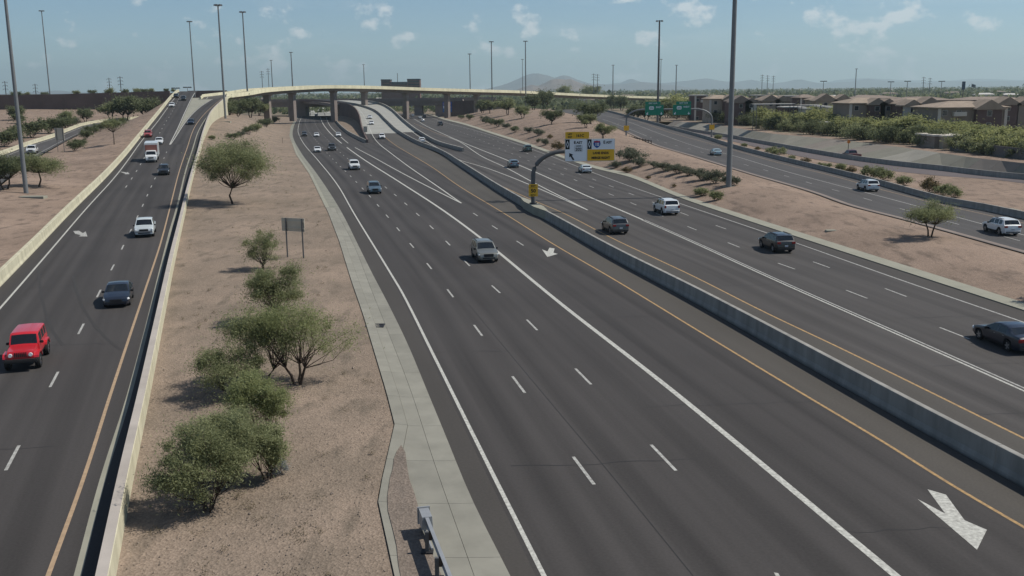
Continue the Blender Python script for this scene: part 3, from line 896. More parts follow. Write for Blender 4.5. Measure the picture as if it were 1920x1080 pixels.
rb = ob("ramp_bridge", None, None, None, "bridge section of the carpool ramp where it curves left over the highway", "bridge")
ob("girder", sweep(Ln(world=[(0.5 * (HB0.x(q) + HB2.x(q)), q, 0) for q in (540, 560, 580, 600, 620, 632)], z=up(zh, -0.06)), [(-13, -1.6), (9, -1.6), (9, 0), (-13, 0)], 549, 632, m_girder, "girder"), rb)
ob("parapet", sweep(HB0.off(-0.2), [(-.2, -.4), (.15, -.4), (.15, .95), (-.2, .95)], 549, 632, m_wall, "parapet"), rb)
# ------------------------------------------------------------------ mountains on the horizon
def mountain(pts, D, c, dep, seed, rough=0.25, label=None):
    from mathutils import noise
    pts = sorted(pts)
    f = lin([p[0] for p in pts], [p[1] for p in pts])
    n = 150; rows = 15
    x0, x1 = pts[0][0], pts[-1][0]
    V = []; Fc = []
    for i in range(n + 1):
        px = x0 + (x1 - x0) * i / n
        hpx = max(0.0, f(px))
        for j in range(rows + 1):
            s = j / rows
            Y = D - dep / 2 + dep * s
            x = (px - 960) / F_PX * D
            hh = hpx / F_PX * D + H
            prof = max(0, 1 - abs(2 * s - 1) ** 1.1)
            nz = noise.fractal(Vector((x / dep * 3.0, Y / dep * 3.0, seed)), 0.8, 2.0, 6)
            z = hh * prof * (1 + rough * nz * (1.2 - prof)) + hh * 0.07 * nz * min(1, 4 * prof)
            V.append((x, Y, z - 3))
    for i in range(n):
        for j in range(rows):
            a = i * (rows + 1) + j
            Fc.append((a, a + rows + 1, a + rows + 2, a + 1))
    m = mat("mountain_%d" % seed, c, 0.95, var=0.45, scale=0.004, detail=8)
    ob("mountain", mesh("mountain", V, Fc, m), None, kind='structure')
mountain([(968,0),(985,7),(1000,11),(1012,9),(1022,13),(1035,20),(1048,22),(1060,20),(1072,20.5),(1082,16),(1095,11),(1108,9),(1118,3),(1128,0)], 8500, (0.20, 0.14, 0.105), 1500, 1)
mountain([(900,0),(940,9),(960,15),(985,26),(1000,30),(1012,31),(1028,27),(1042,22),(1058,26),(1068,24),(1085,18),(1110,12),(1150,9),(1200,14),(1250,8),(1300,0)], 15000, (0.14, 0.115, 0.10), 3000, 2)
mountain([(1080,0),(1120,8),(1165,12),(1181,19),(1195,13),(1240,10),(1290,15),(1320,18),(1345,14),(1375,12),(1400,15),(1440,8),(1470,11),(1488,15),(1520,8),(1590,9),(1620,14),(1660,9),(1720,6),(1760,10),(1830,8),(1900,8),(1990,4),(2060,0)], 19000, (0.12, 0.105, 0.095), 4200, 3)
mountain([(1500,0),(1560,13),(1620,17),(1680,12),(1760,9),(1820,14),(1880,10),(1960,8),(2050,0)], 24000, (0.12, 0.11, 0.10), 3600, 4)
mountain([(-40,0),(40,4),(100,7),(128,9),(160,5),(230,2),(300,0)], 15000, (0.14, 0.115, 0.10), 2500, 5)

# ------------------------------------------------------------------ vehicles
m_glass = mat("car_glass", (0.012, 0.015, 0.018), 0.06, spec=0.6)
m_tyre = mat("tyre", (0.018, 0.018, 0.018), 0.85)
m_rim = mat("rim", (0.35, 0.35, 0.36), 0.35, metal=0.8)
m_rimd = mat("dark_rim", (0.05, 0.05, 0.055), 0.4, metal=0.6)
m_hlamp = mat("headlamp", (0.75, 0.77, 0.78), 0.12, spec=0.7)
m_tlamp = mat("tail_lamp", (0.28, 0.012, 0.012), 0.2, spec=0.6)
m_trim = mat("black_trim", (0.022, 0.022, 0.023), 0.5)
m_plate = mat("licence_plate", (0.45, 0.47, 0.5), 0.5)
m_under = mat("underbody", (0.01, 0.01, 0.01), 0.9)
def paint(name, c, metal=0.0, rough=0.32): return mat(name, c, rough, metal=metal, coat=0.6, spec=0.5)
PAINT = dict(
    white=paint("paint_white", (0.62, 0.64, 0.64)), pearl=paint("paint_pearl", (0.50, 0.55, 0.56)), silver=paint("paint_silver", (0.34, 0.36, 0.37), 0.5),
    grey=paint("paint_grey", (0.055, 0.058, 0.062), 0.3), black=paint("paint_black", (0.012, 0.013, 0.015)), navy=paint("paint_navy", (0.014, 0.020, 0.034), 0.2),
    red=paint("paint_red", (0.48, 0.016, 0.024)), maroon=paint("paint_maroon", (0.10, 0.022, 0.026), 0.2), blue=paint("paint_slate_blue", (0.10, 0.15, 0.19), 0.4),
    pale=paint("paint_pale_blue", (0.40, 0.52, 0.54), 0.2), green=paint("paint_dark_green", (0.04, 0.08, 0.065), 0.3), bronze=paint("paint_bronze", (0.20, 0.205, 0.185), 0.5),
    brick=paint("paint_brick", (0.30, 0.055, 0.05)))

CARS = {}
def car_type(key, Lg, Wd, top, belt, sill, wr, ax, wheel_w, ws, rw, sides, tumble=0.34, nose=0.2, tail=0.12, bed=None, hatch=False, hood_w=None, taper=True):
    """column loft of a car: returns {part: mesh} in local coordinates, front towards +X, wheels on z = 0"""
    tf = lin([p[0] for p in top], [p[1] for p in top]); bf = lin([p[0] for p in belt], [p[1] for p in belt])
    keys = [p[0] for p in top] + [ws[0], ws[1]] + ([rw[0], rw[1]] if rw else []) + [q for s in sides for q in s] + ([bed[0], bed[0]+.02, bed[1], bed[1]-.02] if bed else [])
    ar = wr * 1.16
    for a in ax: keys += [a - ar, a - ar * .9, a - ar * .6, a - ar * .3, a, a + ar * .3, a + ar * .6, a + ar * .9, a + ar]
    keys += list(np.arange(0, Lg, 0.22)) + [0.0, 0.06, Lg - 0.06, Lg]
    xs = []
    for k in sorted(k for k in keys if 0 <= k <= Lg):
        if not xs or k - xs[-1] > 0.018: xs.append(float(k))
    cols = []
    for x in xs:
        zb = sill + (0.08 if x < 0.3 or x > Lg - 0.3 else 0)
        for a in ax:
            if abs(x - a) < ar: zb = max(zb, wr + math.sqrt(max(0, ar * ar - (x - a) ** 2)) * 0.98)
        zt = tf(x); zk = min(bf(x), zt - 0.03); zb = min(zb, zk - 0.1)
        pl = 1.0
        if x < 0.7: pl -= nose * (1 - x / 0.7) ** 2
        if x > Lg - 0.6: pl -= tail * (1 - (Lg - x) / 0.6) ** 2
        w = Wd / 2 * pl
        if hood_w and x < ws[0]: w *= hood_w
        h = zt - zk
        wt = w * 0.975 - tumble * max(0, h - 0.03) - 0.015
        q = lambda a, b, t: a + (b - a) * t
        pts = [(w * 0.92, zb), (w * 0.985, q(zb, zk, 0.25)), (w, q(zb, zk, 0.55)), (w * 0.995, q(zb, zk, 0.82)), (w * 0.975, zk),
               (q(w * .975, wt, .10), q(zk, zt, .10)), (q(w * .975, wt, .84), q(zk, zt, .84)), (wt, zt - 0.035 * min(1, h / .1)), (wt * 0.90, zt - 0.008), (wt * 0.45, zt + 0.012), (0, zt + 0.02)]
        if bed and bed[0] < x < bed[1]:
            fl = 0.78
            pts[7] = (w * 0.94, zt); pts[8] = (w * 0.90, zt - 0.01); pts[9] = (w * 0.88, fl); pts[10] = (0, fl)
        cols.append([(Lg / 2 - x, -y, z) for y, z in pts] + [(Lg / 2 - x, y, z) for y, z in pts[-2::-1]])
    m = len(cols[0])           # 21 points, index 10 in the middle
    V = [p for c in cols for p in c]
    part = {}
    def put(name, f): part.setdefault(name, []).append(f)
    for i in range(len(xs) - 1):
        xm = (xs[i] + xs[i+1]) / 2
        for j in range(m - 1):
            f = (i*m+j, (i+1)*m+j, (i+1)*m+j+1, i*m+j+1)
            jj = j if j < 10 else 19 - j           # 0..9 from sill to middle
            name = 'body'
            if jj == 5:
                for k, s in enumerate(sides):
                    if s[0] <= xm <= s[1]: name = 'side_window.%d%s' % (k, 'l' if j < 10 else 'r')
            if jj in (8, 9):
                if ws[0] <= xm <= ws[1]: name = 'windshield'
                elif rw and rw[0] <= xm <= rw[1]: name = 'rear_window'
                elif bed and bed[0] < xm < bed[1] and jj == 9: name = 'cargo_bed'
            if jj == 0 and not (xm < 0.5 or xm > Lg - .5): name = 'sill_trim'
            put(name, f)
        put('underbody', (i*m+m-1, (i+1)*m+m-1, (i+1)*m, i*m))
    for c, rev in ((0, False), (len(xs) - 1, True)):
        for j in range(10):
            f = (c*m+j, c*m+j+1, c*m+m-2-j, c*m+m-1-j)
            if j == 9: f = (c*m+9, c*m+10, c*m+11)
            put('body', f[::-1] if rev else f)
    out = {}
    for n_, fs in part.items():
        idx = sorted({v for f in fs for v in f}); mp_ = {v: k for k, v in enumerate(idx)}
        base = n_.split('.')[0]
        mt = dict(body=None, underbody=m_under, sill_trim=m_trim, cargo_bed=m_trim).get(base, m_glass) if base != 'body' else PAINT['white']
        if base == 'sill_trim' and key in ('sedan', 'suv', 'hatch'): mt = m_trim
        out[n_] = mesh(base, [V[v] for v in idx], [tuple(mp_[v] for v in f) for f in fs], mt, smooth=True)
    # wheels
    def wheel():
        n = 20; prof = [(-wheel_w/2, wr*.66), (-wheel_w/2, wr*.93), (-wheel_w*.32, wr), (wheel_w*.32, wr), (wheel_w/2, wr*.93), (wheel_w/2, wr*.66)]
        V2 = []; F2 = []
        for k in range(n):
            a = 2*math.pi*k/n
            for y, r in prof: V2.append((r*math.cos(a), y, r*math.sin(a)))
        mm_ = len(prof)
        for k in range(n):
            for j in range(mm_ - 1):
                F2.append((k*mm_+j, k*mm_+j+1, ((k+1) % n)*mm_+j+1, ((k+1) % n)*mm_+j))
        ty = mesh("tyre", V2, F2, m_tyre, True)
        V3 = [(0, wheel_w*.36, 0), (0, -wheel_w*.36, 0)]; F3 = []
        for k in range(n):
            a = 2*math.pi*k/n; rr = wr*.67
            V3 += [(rr*math.cos(a), wheel_w*.44, rr*math.sin(a)), (rr*math.cos(a), -wheel_w*.44, rr*math.sin(a))]
        for k in range(n):
            a, b = 2+2*k, 2+2*((k+1) % n)
            F3 += [(0, b, a), (1, a+1, b+1), (a, b, b+1, a+1)]
        sp_ = MB()
        sp_.V = V3; sp_.F = F3
        rim = sp_.me("rim", m_rimd)
        spk = MB()
        for k in range(5):
            a = 2*math.pi*k/5; c, s = math.cos(a), math.sin(a)
            for yy in (0,):
                q = [(-.045, -.03), (.045, -.03), (.035, wr*.64), (-.035, wr*.64)]
                V4 = [(c*v - s*u, d, s*v + c*u) for d in (-wheel_w*.45, wheel_w*.45) for u, v in q]
                spk.add(V4, [(0,1,2,3),(7,6,5,4),(0,4,5,1),(1,5,6,2),(2,6,7,3),(3,7,4,0)])
        return ty, rim, spk.me("spokes", m_rim)
    CARS[key] = dict(parts=out, wheel=wheel(), L=Lg, W=Wd, wr=wr, ax=ax, ww=wheel_w, top=tf, belt=bf, ws=ws, sill=sill, key=key)

def box_me(name, sx, sy, sz, mt, bev=0.25):
    b = min(sx, sy, sz) * bev
    V = []; 
    bm = bmesh.new(); bmesh.ops.create_cube(bm, size=1)
    bmesh.ops.scale(bm, vec=(sx, sy, sz), verts=bm.verts)
    bmesh.ops.bevel(bm, geom=list(bm.edges), offset=b, segments=2, affect='EDGES')
    me = bpy.data.meshes.new(name); bm.to_mesh(me); bm.free(); me.materials.append(mt); me.shade_smooth(); me.set_sharp_from_angle(angle=R(50))
    return me

car_type('sedan', 4.75, 1.84, [(0,.52),(.05,.66),(.22,.76),(.9,.90),(1.38,.97),(2.15,1.38),(2.6,1.45),(3.2,1.43),(3.55,1.36),(4.2,1.07),(4.6,1.03),(4.71,.95),(4.75,.6)],
         [(0,.62),(.3,.72),(1.3,.88),(3,.95),(4.4,.98),(4.75,.9)], .20, .33, (.92, 3.72), .22, (1.42, 2.12), (3.58, 4.16), [(1.75, 2.62), (2.72, 3.5)])
car_type('hatch', 4.45, 1.82, [(0,.55),(.05,.7),(.22,.82),(.8,.96),(1.18,1.03),(1.95,1.50),(2.5,1.58),(3.3,1.56),(3.9,1.47),(4.28,1.08),(4.4,1.0),(4.45,.6)],
         [(0,.66),(.3,.78),(1.2,.96),(3,1.02),(4.45,1.05)], .22, .34, (.86, 3.5), .22, (1.22, 1.92), (3.92, 4.24), [(1.55, 2.4), (2.5, 3.3), (3.4, 3.75)])
car_type('suv', 4.75, 1.90, [(0,.6),(.05,.78),(.2,.92),(.9,1.08),(1.28,1.12),(1.98,1.64),(2.5,1.72),(3.6,1.71),(4.25,1.64),(4.55,1.16),(4.68,1.08),(4.75,.65)],
         [(0,.75),(.3,.88),(1.2,1.04),(3,1.10),(4.75,1.16)], .27, .37, (.92, 3.72), .25, (1.32, 1.94), (4.27, 4.53), [(1.62, 2.52), (2.64, 3.42), (3.54, 4.1)], tumble=.30)
car_type('bigsuv', 5.2, 2.02, [(0,.65),(.05,.85),(.16,1.02),(.9,1.15),(1.36,1.20),(1.98,1.78),(2.5,1.88),(4.2,1.87),(4.85,1.80),(5.02,1.28),(5.14,1.2),(5.2,.7)],
         [(0,.8),(.3,.98),(1.2,1.13),(3,1.2),(5.2,1.24)], .30, .40, (1.0, 4.05), .27, (1.40, 1.94), (4.86, 5.01), [(1.66, 2.62), (2.76, 3.62), (3.76, 4.7)], tumble=.24, nose=.12, tail=.07)
car_type('pickup', 5.7, 2.0, [(0,.72),(.05,.92),(.14,1.06),(.9,1.16),(1.38,1.20),(1.98,1.80),(2.4,1.90),(3.3,1.88),(3.56,1.80),(3.66,1.16),(3.72,1.13),(5.62,1.13),(5.68,1.10),(5.7,.75)],
         [(0,.86),(.3,1.0),(1.2,1.13),(3.5,1.16),(5.7,1.08)], .34, .41, (1.02, 4.55), .27, (1.42, 1.95), (3.57, 3.65), [(1.68, 2.58), (2.70, 3.42)], tumble=.25, nose=.12, tail=.05, bed=(3.74, 5.6))
car_type('offroad', 4.3, 1.62, [(0,.86),(.04,1.06),(.10,1.14),(.9,1.19),(1.32,1.21),(1.62,1.76),(1.8,1.83),(2.8,1.84),(4.08,1.82),(4.2,1.24),(4.26,1.2),(4.3,.7)],
         [(0,.98),(.3,1.1),(1.2,1.19),(4.3,1.20)], .48, .42, (.62, 3.55), .29, (1.34, 1.61), (4.10, 4.19), [(1.66, 2.42), (2.54, 3.25), (3.38, 3.98)], tumble=.10, nose=.03, tail=.02, hood_w=.90)
car_type('cab', 2.6, 2.15, [(0,.8),(.05,1.05),(.14,1.28),(.5,1.42),(.72,1.48),(1.12,2.18),(1.5,2.28),(2.4,2.28),(2.55,2.2),(2.6,1.0)],
         [(0,.95),(.3,1.2),(.7,1.42),(2.6,1.46)], .42, .44, (.95,), .28, (.74, 1.10), None, [(.98, 1.75)], tumble=.16, nose=.08, tail=0)

E_HL = {}
def detail(key):
    """small parts of a car type: name, mesh, place"""
    if key in E_HL: return E_HL[key]
    c = CARS[key]; Lg, Wd = c['L'], c['W']; out = []
    hz = c['belt'](.15) - .02
    fx = Lg / 2
    hl = box_me("headlight", .30, .36, .15, m_hlamp)
    if key == 'offroad':
        bm = bmesh.new(); bmesh.ops.create_cone(bm, cap_ends=True, segments=16, radius1=.11, radius2=.10, depth=.06)
        bmesh.ops.rotate(bm, matrix=Matrix.Rotation(R(90), 3, 'Y'), verts=bm.verts)
        hl = bpy.data.meshes.new("headlight"); bm.to_mesh(hl); bm.free(); hl.materials.append(m_hlamp)
        for s in (-1, 1): out.append(("headlight", hl, (fx + .015, s * .52, .93), 0))
        slot = box_me("grille_slot", .03, .055, .26, m_sblack)
        for k in range(7): out.append(("grille_slot", slot, (fx + .005, -.285 + k * .095, .95), 0))
        out.append(("bumper", box_me("bumper", .26, 1.72, .20, m_trim), (fx + .12, 0, .62), 0))
        out.append(("rear_bumper", box_me("rear_bumper", .2, 1.6, .2, m_trim), (-fx - .05, 0, .62), 0))
        fl = MB()
        for ax_ in c['ax']:
            for s in (-1, 1):
                m2 = MB()
                X = fx - ax_
                y0, y1 = s * Wd * .42, s * .93
                if y0 > y1: y0, y1 = y1, y0
                m2.prism([(X - .62, .60), (X - .52, .86), (X - .36, .98), (X + .40, .98), (X + .56, .86), (X + .60, .74), (X + .54, .74), (X + .48, .82), (X + .36, .90), (X - .34, .90), (X - .46, .80), (X - .55, .60)], y0, y1, 'y')
                out.append(("fender", m2.me("fender", None), (0, 0, 0), 0, True))
        out.append(("spare_wheel", c['wheel'][0], (-fx - .16, .05, 1.02), R(90)))
    else:
        for s in (-1, 1): out.append(("headlight", hl, (fx - .17 - .10 * (key in ('sedan', 'hatch', 'suv')), s * Wd * .385, hz - .02), -s * .35))
        out.append(("grille", box_me("grille", .10, Wd * .46, .20 if key in ('sedan', 'hatch') else .30, m_trim), (fx - .03, 0, hz - .10), 0))
        out.append(("lower_grille", box_me("lower_grille", .10, Wd * .62, .16, m_trim), (fx - .035, 0, c['sill'] + .20), 0))
        if key in ('pickup', 'bigsuv'): out.append(("bumper", box_me("bumper", .14, Wd * .86, .16, m_rim), (fx - .02, 0, c['sill'] + .36), 0))
    if key != 'cab':
        tz = c['belt'](Lg - .1) - (.10 if key in ('sedan', 'hatch') else .16)
        th = .34 if key in ('pickup', 'bigsuv', 'offroad') else .20
        tl = box_me("tail_light", .12, .22 if th > .3 else .36, th, m_tlamp)
        for s in (-1, 1): out.append(("tail_light", tl, (-fx + .045, s * Wd * (.42 if th > .3 else .375), tz), 0))
        out.append(("licence_plate", box_me("licence_plate", .03, .32, .16, m_plate), (-fx - .012, 0, .72 if key != 'sedan' else .62), 0))
        out.append(("rear_bumper_trim", box_me("rear_bumper_trim", .12, Wd * .80, .16, m_trim), (-fx + .04, 0, c['sill'] + .18), 0))
    mr = box_me("mirror", .12, .20, .15, m_trim)
    for s in (-1, 1): out.append(("mirror", mr, (fx - c['ws'][0] - .30, s * (Wd * .5 + .07), c['belt'](c['ws'][0]) + .06), 0))
    if key in ('sedan', 'hatch', 'suv', 'bigsuv', 'pickup'):
        dh = box_me("door_handle", .16, .03, .035, m_rim)
        for q in c['ax'][:1]:
            for xx in (2.45, 3.3):
                for s in (-1, 1): out.append(("door_handle", dh, (fx - xx, s * Wd * .496, c['belt'](xx) - .11), 0))
    if key in ('suv', 'bigsuv'):
        rr = box_me("roof_rail", 1.9, .04, .05, m_trim)
        for s in (-1, 1): out.append(("roof_rail", rr, (fx - 3.2, s * (Wd * .5 - .26), c['top'](3.2) + .02), 0))
    E_HL[key] = out
    return out

def put_car(key, col, pos, direc, label, name, cat, scale=1.0, truck=False, wheels=True):
    """direc = unit vector the car drives along"""
    c = CARS[key]
    t = thing(name, pos, label, cat)
    d = Vector(direc).normalized(); s = Vector((0, 0, 1)).cross(d).normalized(); u = d.cross(s)
    t.matrix_world = Matrix.Translation(pos) @ Matrix((d, s, u)).transposed().to_4x4()
    for n_, me in c['parts'].items():
        base = n_.split('.')[0]
        o = ob(base, me, t)
        if base == 'body':
            o.material_slots[0].link = 'OBJECT'; o.material_slots[0].material = PAINT[col]
    for dd in detail(key):
        o = ob(dd[0], dd[1], t, dd[2], rot=(0, 0, dd[3]))
        if len(dd) > 4:
            o.data.materials.clear(); o.data.materials.append(PAINT[col] if col != 'white' else m_trim)
    ty, rim, spk = c['wheel']
    track = c['W'] / 2 - c['ww'] / 2 - .01 if key != 'offroad' else .78
    for a in c['ax']:
        for sgn in (-1, 1):
            w = ob("wheel", None, t, (c['L'] / 2 - a, sgn * track, c['wr']))
            ob("tyre", ty, w); r_ = ob("rim", rim, w); ob("spokes", spk, w)
    return t

def drive(key, col, px, py, ln, toward, label, name="car", cat="car", z=0.0):
    """the visible end of the car stands on the road at (px, py); it follows the line ln"""
    g = G(px, py, z)
    t = ln.t(g.y)
    zt = (z(g.y + 2) - z(g.y - 2)) / 4 if callable(z) else 0
    t = Vector((t.x, t.y, zt * t.y)).normalized()
    c = CARS[key]
    p = g + t * (c['L'] * 0.5 - 0.25)
    if callable(z): p.z = z(p.y)
    p.z += 0.005
    return put_car(key, col, p, -t if toward else t, label, name, cat)

# the ramp at left, coming towards us
drive('offroad', 'red', 43, 694, RD, True, "bright red boxy off-road vehicle with black bumper on the left ramp", "off_road_car")
drive('sedan', 'navy', 219, 577, RY, True, "dark navy sedan on the ramp behind the red off-road vehicle")
drive('pickup', 'pearl', 271, 446, RY, True, "silver white pickup truck on the left ramp ahead of the dark car", "pickup_truck", "pickup")
drive('suv', 'black', 307, 329, RY, True, "small dark car on the ramp just below the box truck", z=zr)
drive('sedan', 'white', 298, 271, RW, True, "white sedan half hidden behind the box truck on the ramp", z=zr)
drive('suv', 'brick', 277, 258, RW, True, "red car near the left barrier behind the box truck", z=zr)
drive('sedan', 'navy', 358, 234, RGR, True, "dark car coming off the start of the flyover", z=zr)
drive('sedan', 'white', 322, 201, RW, True, "white sedan high up on the far ramp near the crest", z=zr)
drive('suv', 'black', 344, 189, RW, True, "dark car near the crest of the ramp, right lane", z=zr)
drive('suv', 'black', 330, 184, RW, True, "dark car near the crest of the ramp, left lane", z=zr)
# highway, coming towards us
drive('suv', 'bronze', 916, 493, SO, True, "silver bronze utility car beside the thick white line, nearest on the highway")
drive('suv', 'blue', 704, 364, D2, True, "slate blue utility car in the middle lane of the oncoming highway")
drive('bigsuv', 'white', 666, 319, D2, True, "white large utility car ahead of the blue one on the oncoming highway")
drive('sedan', 'white', 596, 286, D1, True, "white sedan at the left edge line of the distant oncoming lanes")
drive('pickup', 'grey', 623, 283, D2, True, "grey pickup beside the white sedan in the distant oncoming lanes", "pickup_truck", "pickup")
drive('suv', 'grey', 571, 256, D1, True, "dark grey car nearest the gutter in the distant curve")
drive('sedan', 'white', 594, 257, D2, True, "white car second from the gutter in the distant curve")
drive('hatch', 'white', 635, 257, GA, True, "white car in the carpool lane beside the dirt wedge")
drive('suv', 'white', 717, 261, Y1, True, "white utility car where the pale ramp deck meets the asphalt", z=zh)
drive('sedan', 'white', 697, 234, GB, True, "white car on the pale carpool ramp, nearer of two", z=zh)
drive('sedan', 'white', 694, 223, GB, True, "white car on the pale carpool ramp, farther of two", z=zh)
drive('sedan', 'white', 593, 218, D2, True, "tiny white car just coming out from under the bridge")
# highway, going away
drive('suv', 'grey', 1163, 440, Y2, False, "dark grey utility car just right of the median barrier, going away")
drive('bigsuv', 'white', 1259, 404, R1, False, "white large utility car going away in the middle of the right carriageway")
drive('suv', 'black', 1472, 475, E2, False, "black utility car with a bright glint going away near the right edge line")
drive('sedan', 'navy', 1930, 664, R2, False, "dark car cut off by the right edge of the view")
drive('sedan', 'pearl', 1101, 325, E2, False, "pale cream sedan going away beneath the sign's far end")
drive('hatch', 'blue', 965, 315, S2, False, "grey blue car on the solid white line left of the sign")
drive('suv', 'green', 991, 285, E2, False, "dark green utility car in the far right lane of the receding highway")
drive('hatch', 'white', 792, 268, C1, False, "white car between the two barriers entering the carpool ramp", z=zh)
drive('pickup', 'grey', 827, 236, E2, False, "dark grey pickup far off near the dirt slope", "pickup_truck", "pickup")
drive('suv', 'white', 793, 229, R1, False, "white car in the distant queue, nearest", )
drive('sedan', 'pearl', 788, 223, R1, False, "pale car in the distant queue, second")
drive('suv', 'black', 796, 221, R2, False, "black car in the distant queue, right-hand side")
drive('sedan', 'white', 766, 222, S2, False, "white car in the distant queue, left-hand side")
drive('suv', 'navy', 757, 220, S2, False, "dark blue car in the distant queue, beside the barrier")
drive('sedan', 'silver', 774, 219, R1, False, "silver car in the distant queue, farthest")
# frontage roads
drive('sedan', 'pale', 1346, 292, FW1, False, "pale blue sedan on the right frontage road below the green signs", z=zf)
drive('suv', 'pearl', 1637, 360, FW1, False, "white utility car on the right frontage road beside the concrete barrier", z=zf)
drive('suv', 'white', 1896, 443, FW1, False, "white utility car on the frontage road at the right edge of the view", z=zf)
drive('pickup', 'maroon', 1606, 299, P1, False, "maroon pickup on the farther road against the concrete slope", "pickup_truck", "pickup")
drive('pickup', 'white', 58, 289, QR, True, "white pickup on the small road at far left", "pickup_truck", "pickup", z=zq)

# box truck: cab, white cargo box with red-brown front
g = G(284, 305, zr)
tt = RW.t(g.y); tt = Vector((tt.x, tt.y, 0.03)).normalized()
p = g + tt * 1.0
p.z = zr(p.y)
tr = put_car('cab', 'white', p, -tt, "white box truck with a brick-red front panel above its cab, on the ramp", "box_truck", "truck")
ob("cargo_box", box_me("cargo_box", 6.0, 2.5, 2.7, PAINT['white'], .02), tr, (-4.35, 0, 2.32))
ob("front_panel", box_me("front_panel", .06, 2.3, 1.35, mat("brick_panel", (0.24, 0.10, 0.08), 0.5), .1), tr, (-1.325, 0, 2.62))
ob("chassis", box_me("chassis", 6.2, .9, .25, m_trim, .1), tr, (-4.2, 0, .78))
ty, rim, spk = CARS['cab']['wheel']
for sg in (-1, 1):
    w = ob("wheel", None, tr, (-5.2, sg * .98, .44)); ob("tyre", ty, w); ob("rim", rim, w); ob("spokes", spk, w)

# ------------------------------------------------------------------ lettering
def text_me(s, size, mt, name="lettering", bold=0.0, sx=1.0):
    cu = bpy.data.curves.new(name, 'FONT'); cu.body = s; cu.size = size; cu.align_x = 'CENTER'; cu.align_y = 'CENTER'
    cu.offset = bold; cu.extrude = 0.004; cu.resolution_u = 3
    o = bpy.data.objects.new(name, cu); COL.objects.link(o)
    dg = bpy.context.evaluated_depsgraph_get()
    me = bpy.data.meshes.new_from_object(o.evaluated_get(dg))
    bpy.data.objects.remove(o); bpy.data.curves.remove(cu)
    me.name = name; me.materials.clear(); me.materials.append(mt)
    if sx != 1.0:
        for v in me.vertices: v.co.x *= sx
    return me
FACE = (R(90), 0, 0)
def lettering(s, size, mt, parent, x, y, z, bold=0.012, sx=1.0, name="lettering"):
    ob(name, text_me(s, size, mt, name, bold, sx), parent, (x, y, z), rot=FACE)
def plate(name, parent, x0, x1, z0, z1, y, th, mt, r=0.0):
    if r:
        pts = []
        for cx, cz, a0 in ((x1-r, z0+r, -90), (x1-r, z1-r, 0), (x0+r, z1-r, 90), (x0+r, z0+r, 180)):
            for k in range(4):
                a = R(a0 + 30*k); pts.append((cx + r*math.cos(a), cz + r*math.sin(a)))
        m = MB().prism(pts, y, y + th, 'y')
    else: m = MB().box(x0, x1, y, y + th, z0, z1)
    return ob(name, m.me(name, mt), parent)

# ------------------------------------------------------------------ overhead carpool sign on its curved mast
b = G(1000, 382, 1.0)
b = MC.p(b.y, 1.0)
sg = thing("overhead_sign", b, "white and yellow carpool lane sign on a curved mast rising from the median", "road sign")
k = F_PX / math.hypot(b.y, H)                     # picture units per metre here
mx = lambda px: (px - 1000) / k
mz = lambda py: (382 - py) / k * 1.015
pts = [(0, 0, 0), (0, 0, mz(330))]
for i in range(1, 11):
    a = R(90) * i / 10
    pts.append((mx(1058) * (1 - math.cos(a)), 0, mz(330) + (mz(287) - mz(330)) * math.sin(a)))
pts.append((mx(1150), 0, mz(286)))
ob("mast", MB().tube(pts, [.30, .29] + [.27] * 10 + [.16], 14).me("mast", m_poled, True), sg)
ob("base_plate", MB().tube([(0, 0, -.02), (0, 0, .10)], .48, 16).me("base_plate", m_dark), sg)
for i in range(6):
    a = R(60 * i); ob("anchor_bolt", MB().tube([(.4*math.cos(a), .4*math.sin(a), .1), (.4*math.cos(a), .4*math.sin(a), .2)], .035, 6).me("anchor_bolt", m_dark), sg)
x0, x1, xm, z0, z1 = mx(1059), mx(1150), mx(1099), mz(304.5), mz(265)
yf = -.42
ob("panel_frame", MB().box(x0 - .05, x1 + .05, yf + .05, yf + .13, z0 - .05, z1 + .05).me("panel_frame", m_sback), sg)
pl = plate("left_panel", sg, x0, xm - .02, z0, z1, yf, .05, m_swhite, .12)
pr = plate("right_panel", sg, xm + .02, x1, z0, z1, yf, .05, m_swhite, .12)
zy = z0 + (z1 - z0) * .53
plate("yellow_band", pr, xm + .05, x1 - .03, z0 + .03, zy, yf - .012, .012, m_syel, .1)
tabx1 = mx(1103)
tb = plate("exit_tab", sg, x0 + .02, tabx1, z1 + .06, mz(252), yf, .05, m_syel, .08)
def diamond(parent, cx, cz, s):
    w = s * .36; th = s * .11
    o_ = [(0, 1), (w / s * 1.0, 0), (0, -1), (-w / s, 0)]
    m = MB()
    out = [(cx + a * s, cz + c * s) for a, c in o_]; inn = [(cx + a * s * .60, cz + c * s * .60) for a, c in o_]
    V = [(a, yf - .026, c) for a, c in out + inn]
    m.add(V, [(i, (i+1) % 4, 4 + (i+1) % 4, 4 + i) for i in range(4)])
    ob("diamond", m.me("diamond", m_swhite), parent)
for p_, cx in ((pl, x0 + .30), (pr, xm + .32)):
    plate("black_square", p_, cx - .26, cx + .26, z1 - 1.25, z1 - .03, yf - .015, .015, m_sblack)
    diamond(p_, cx, z1 - .64, .46)
lettering("E", .50, m_sblack, pl, x0 + 1.22, yf - .02, z1 - .42, .016)
lettering("AST", .42, m_sblack, pl, x0 + 1.78, yf - .02, z1 - .44, .014)
plate("route_shield", pl, x0 + 1.12, x0 + 2.22, z1 - 1.60, z1 - .72, yf - .012, .012, mat("shield_white", (.62, .64, .66), .5), .18)
lettering("LOOP", .22, m_sblack, pl, x0 + 1.68, yf - .025, z1 - .86, .008)
lettering("202", .52, m_sblack, pl, x0 + 1.68, yf - .025, z1 - 1.28, .012)
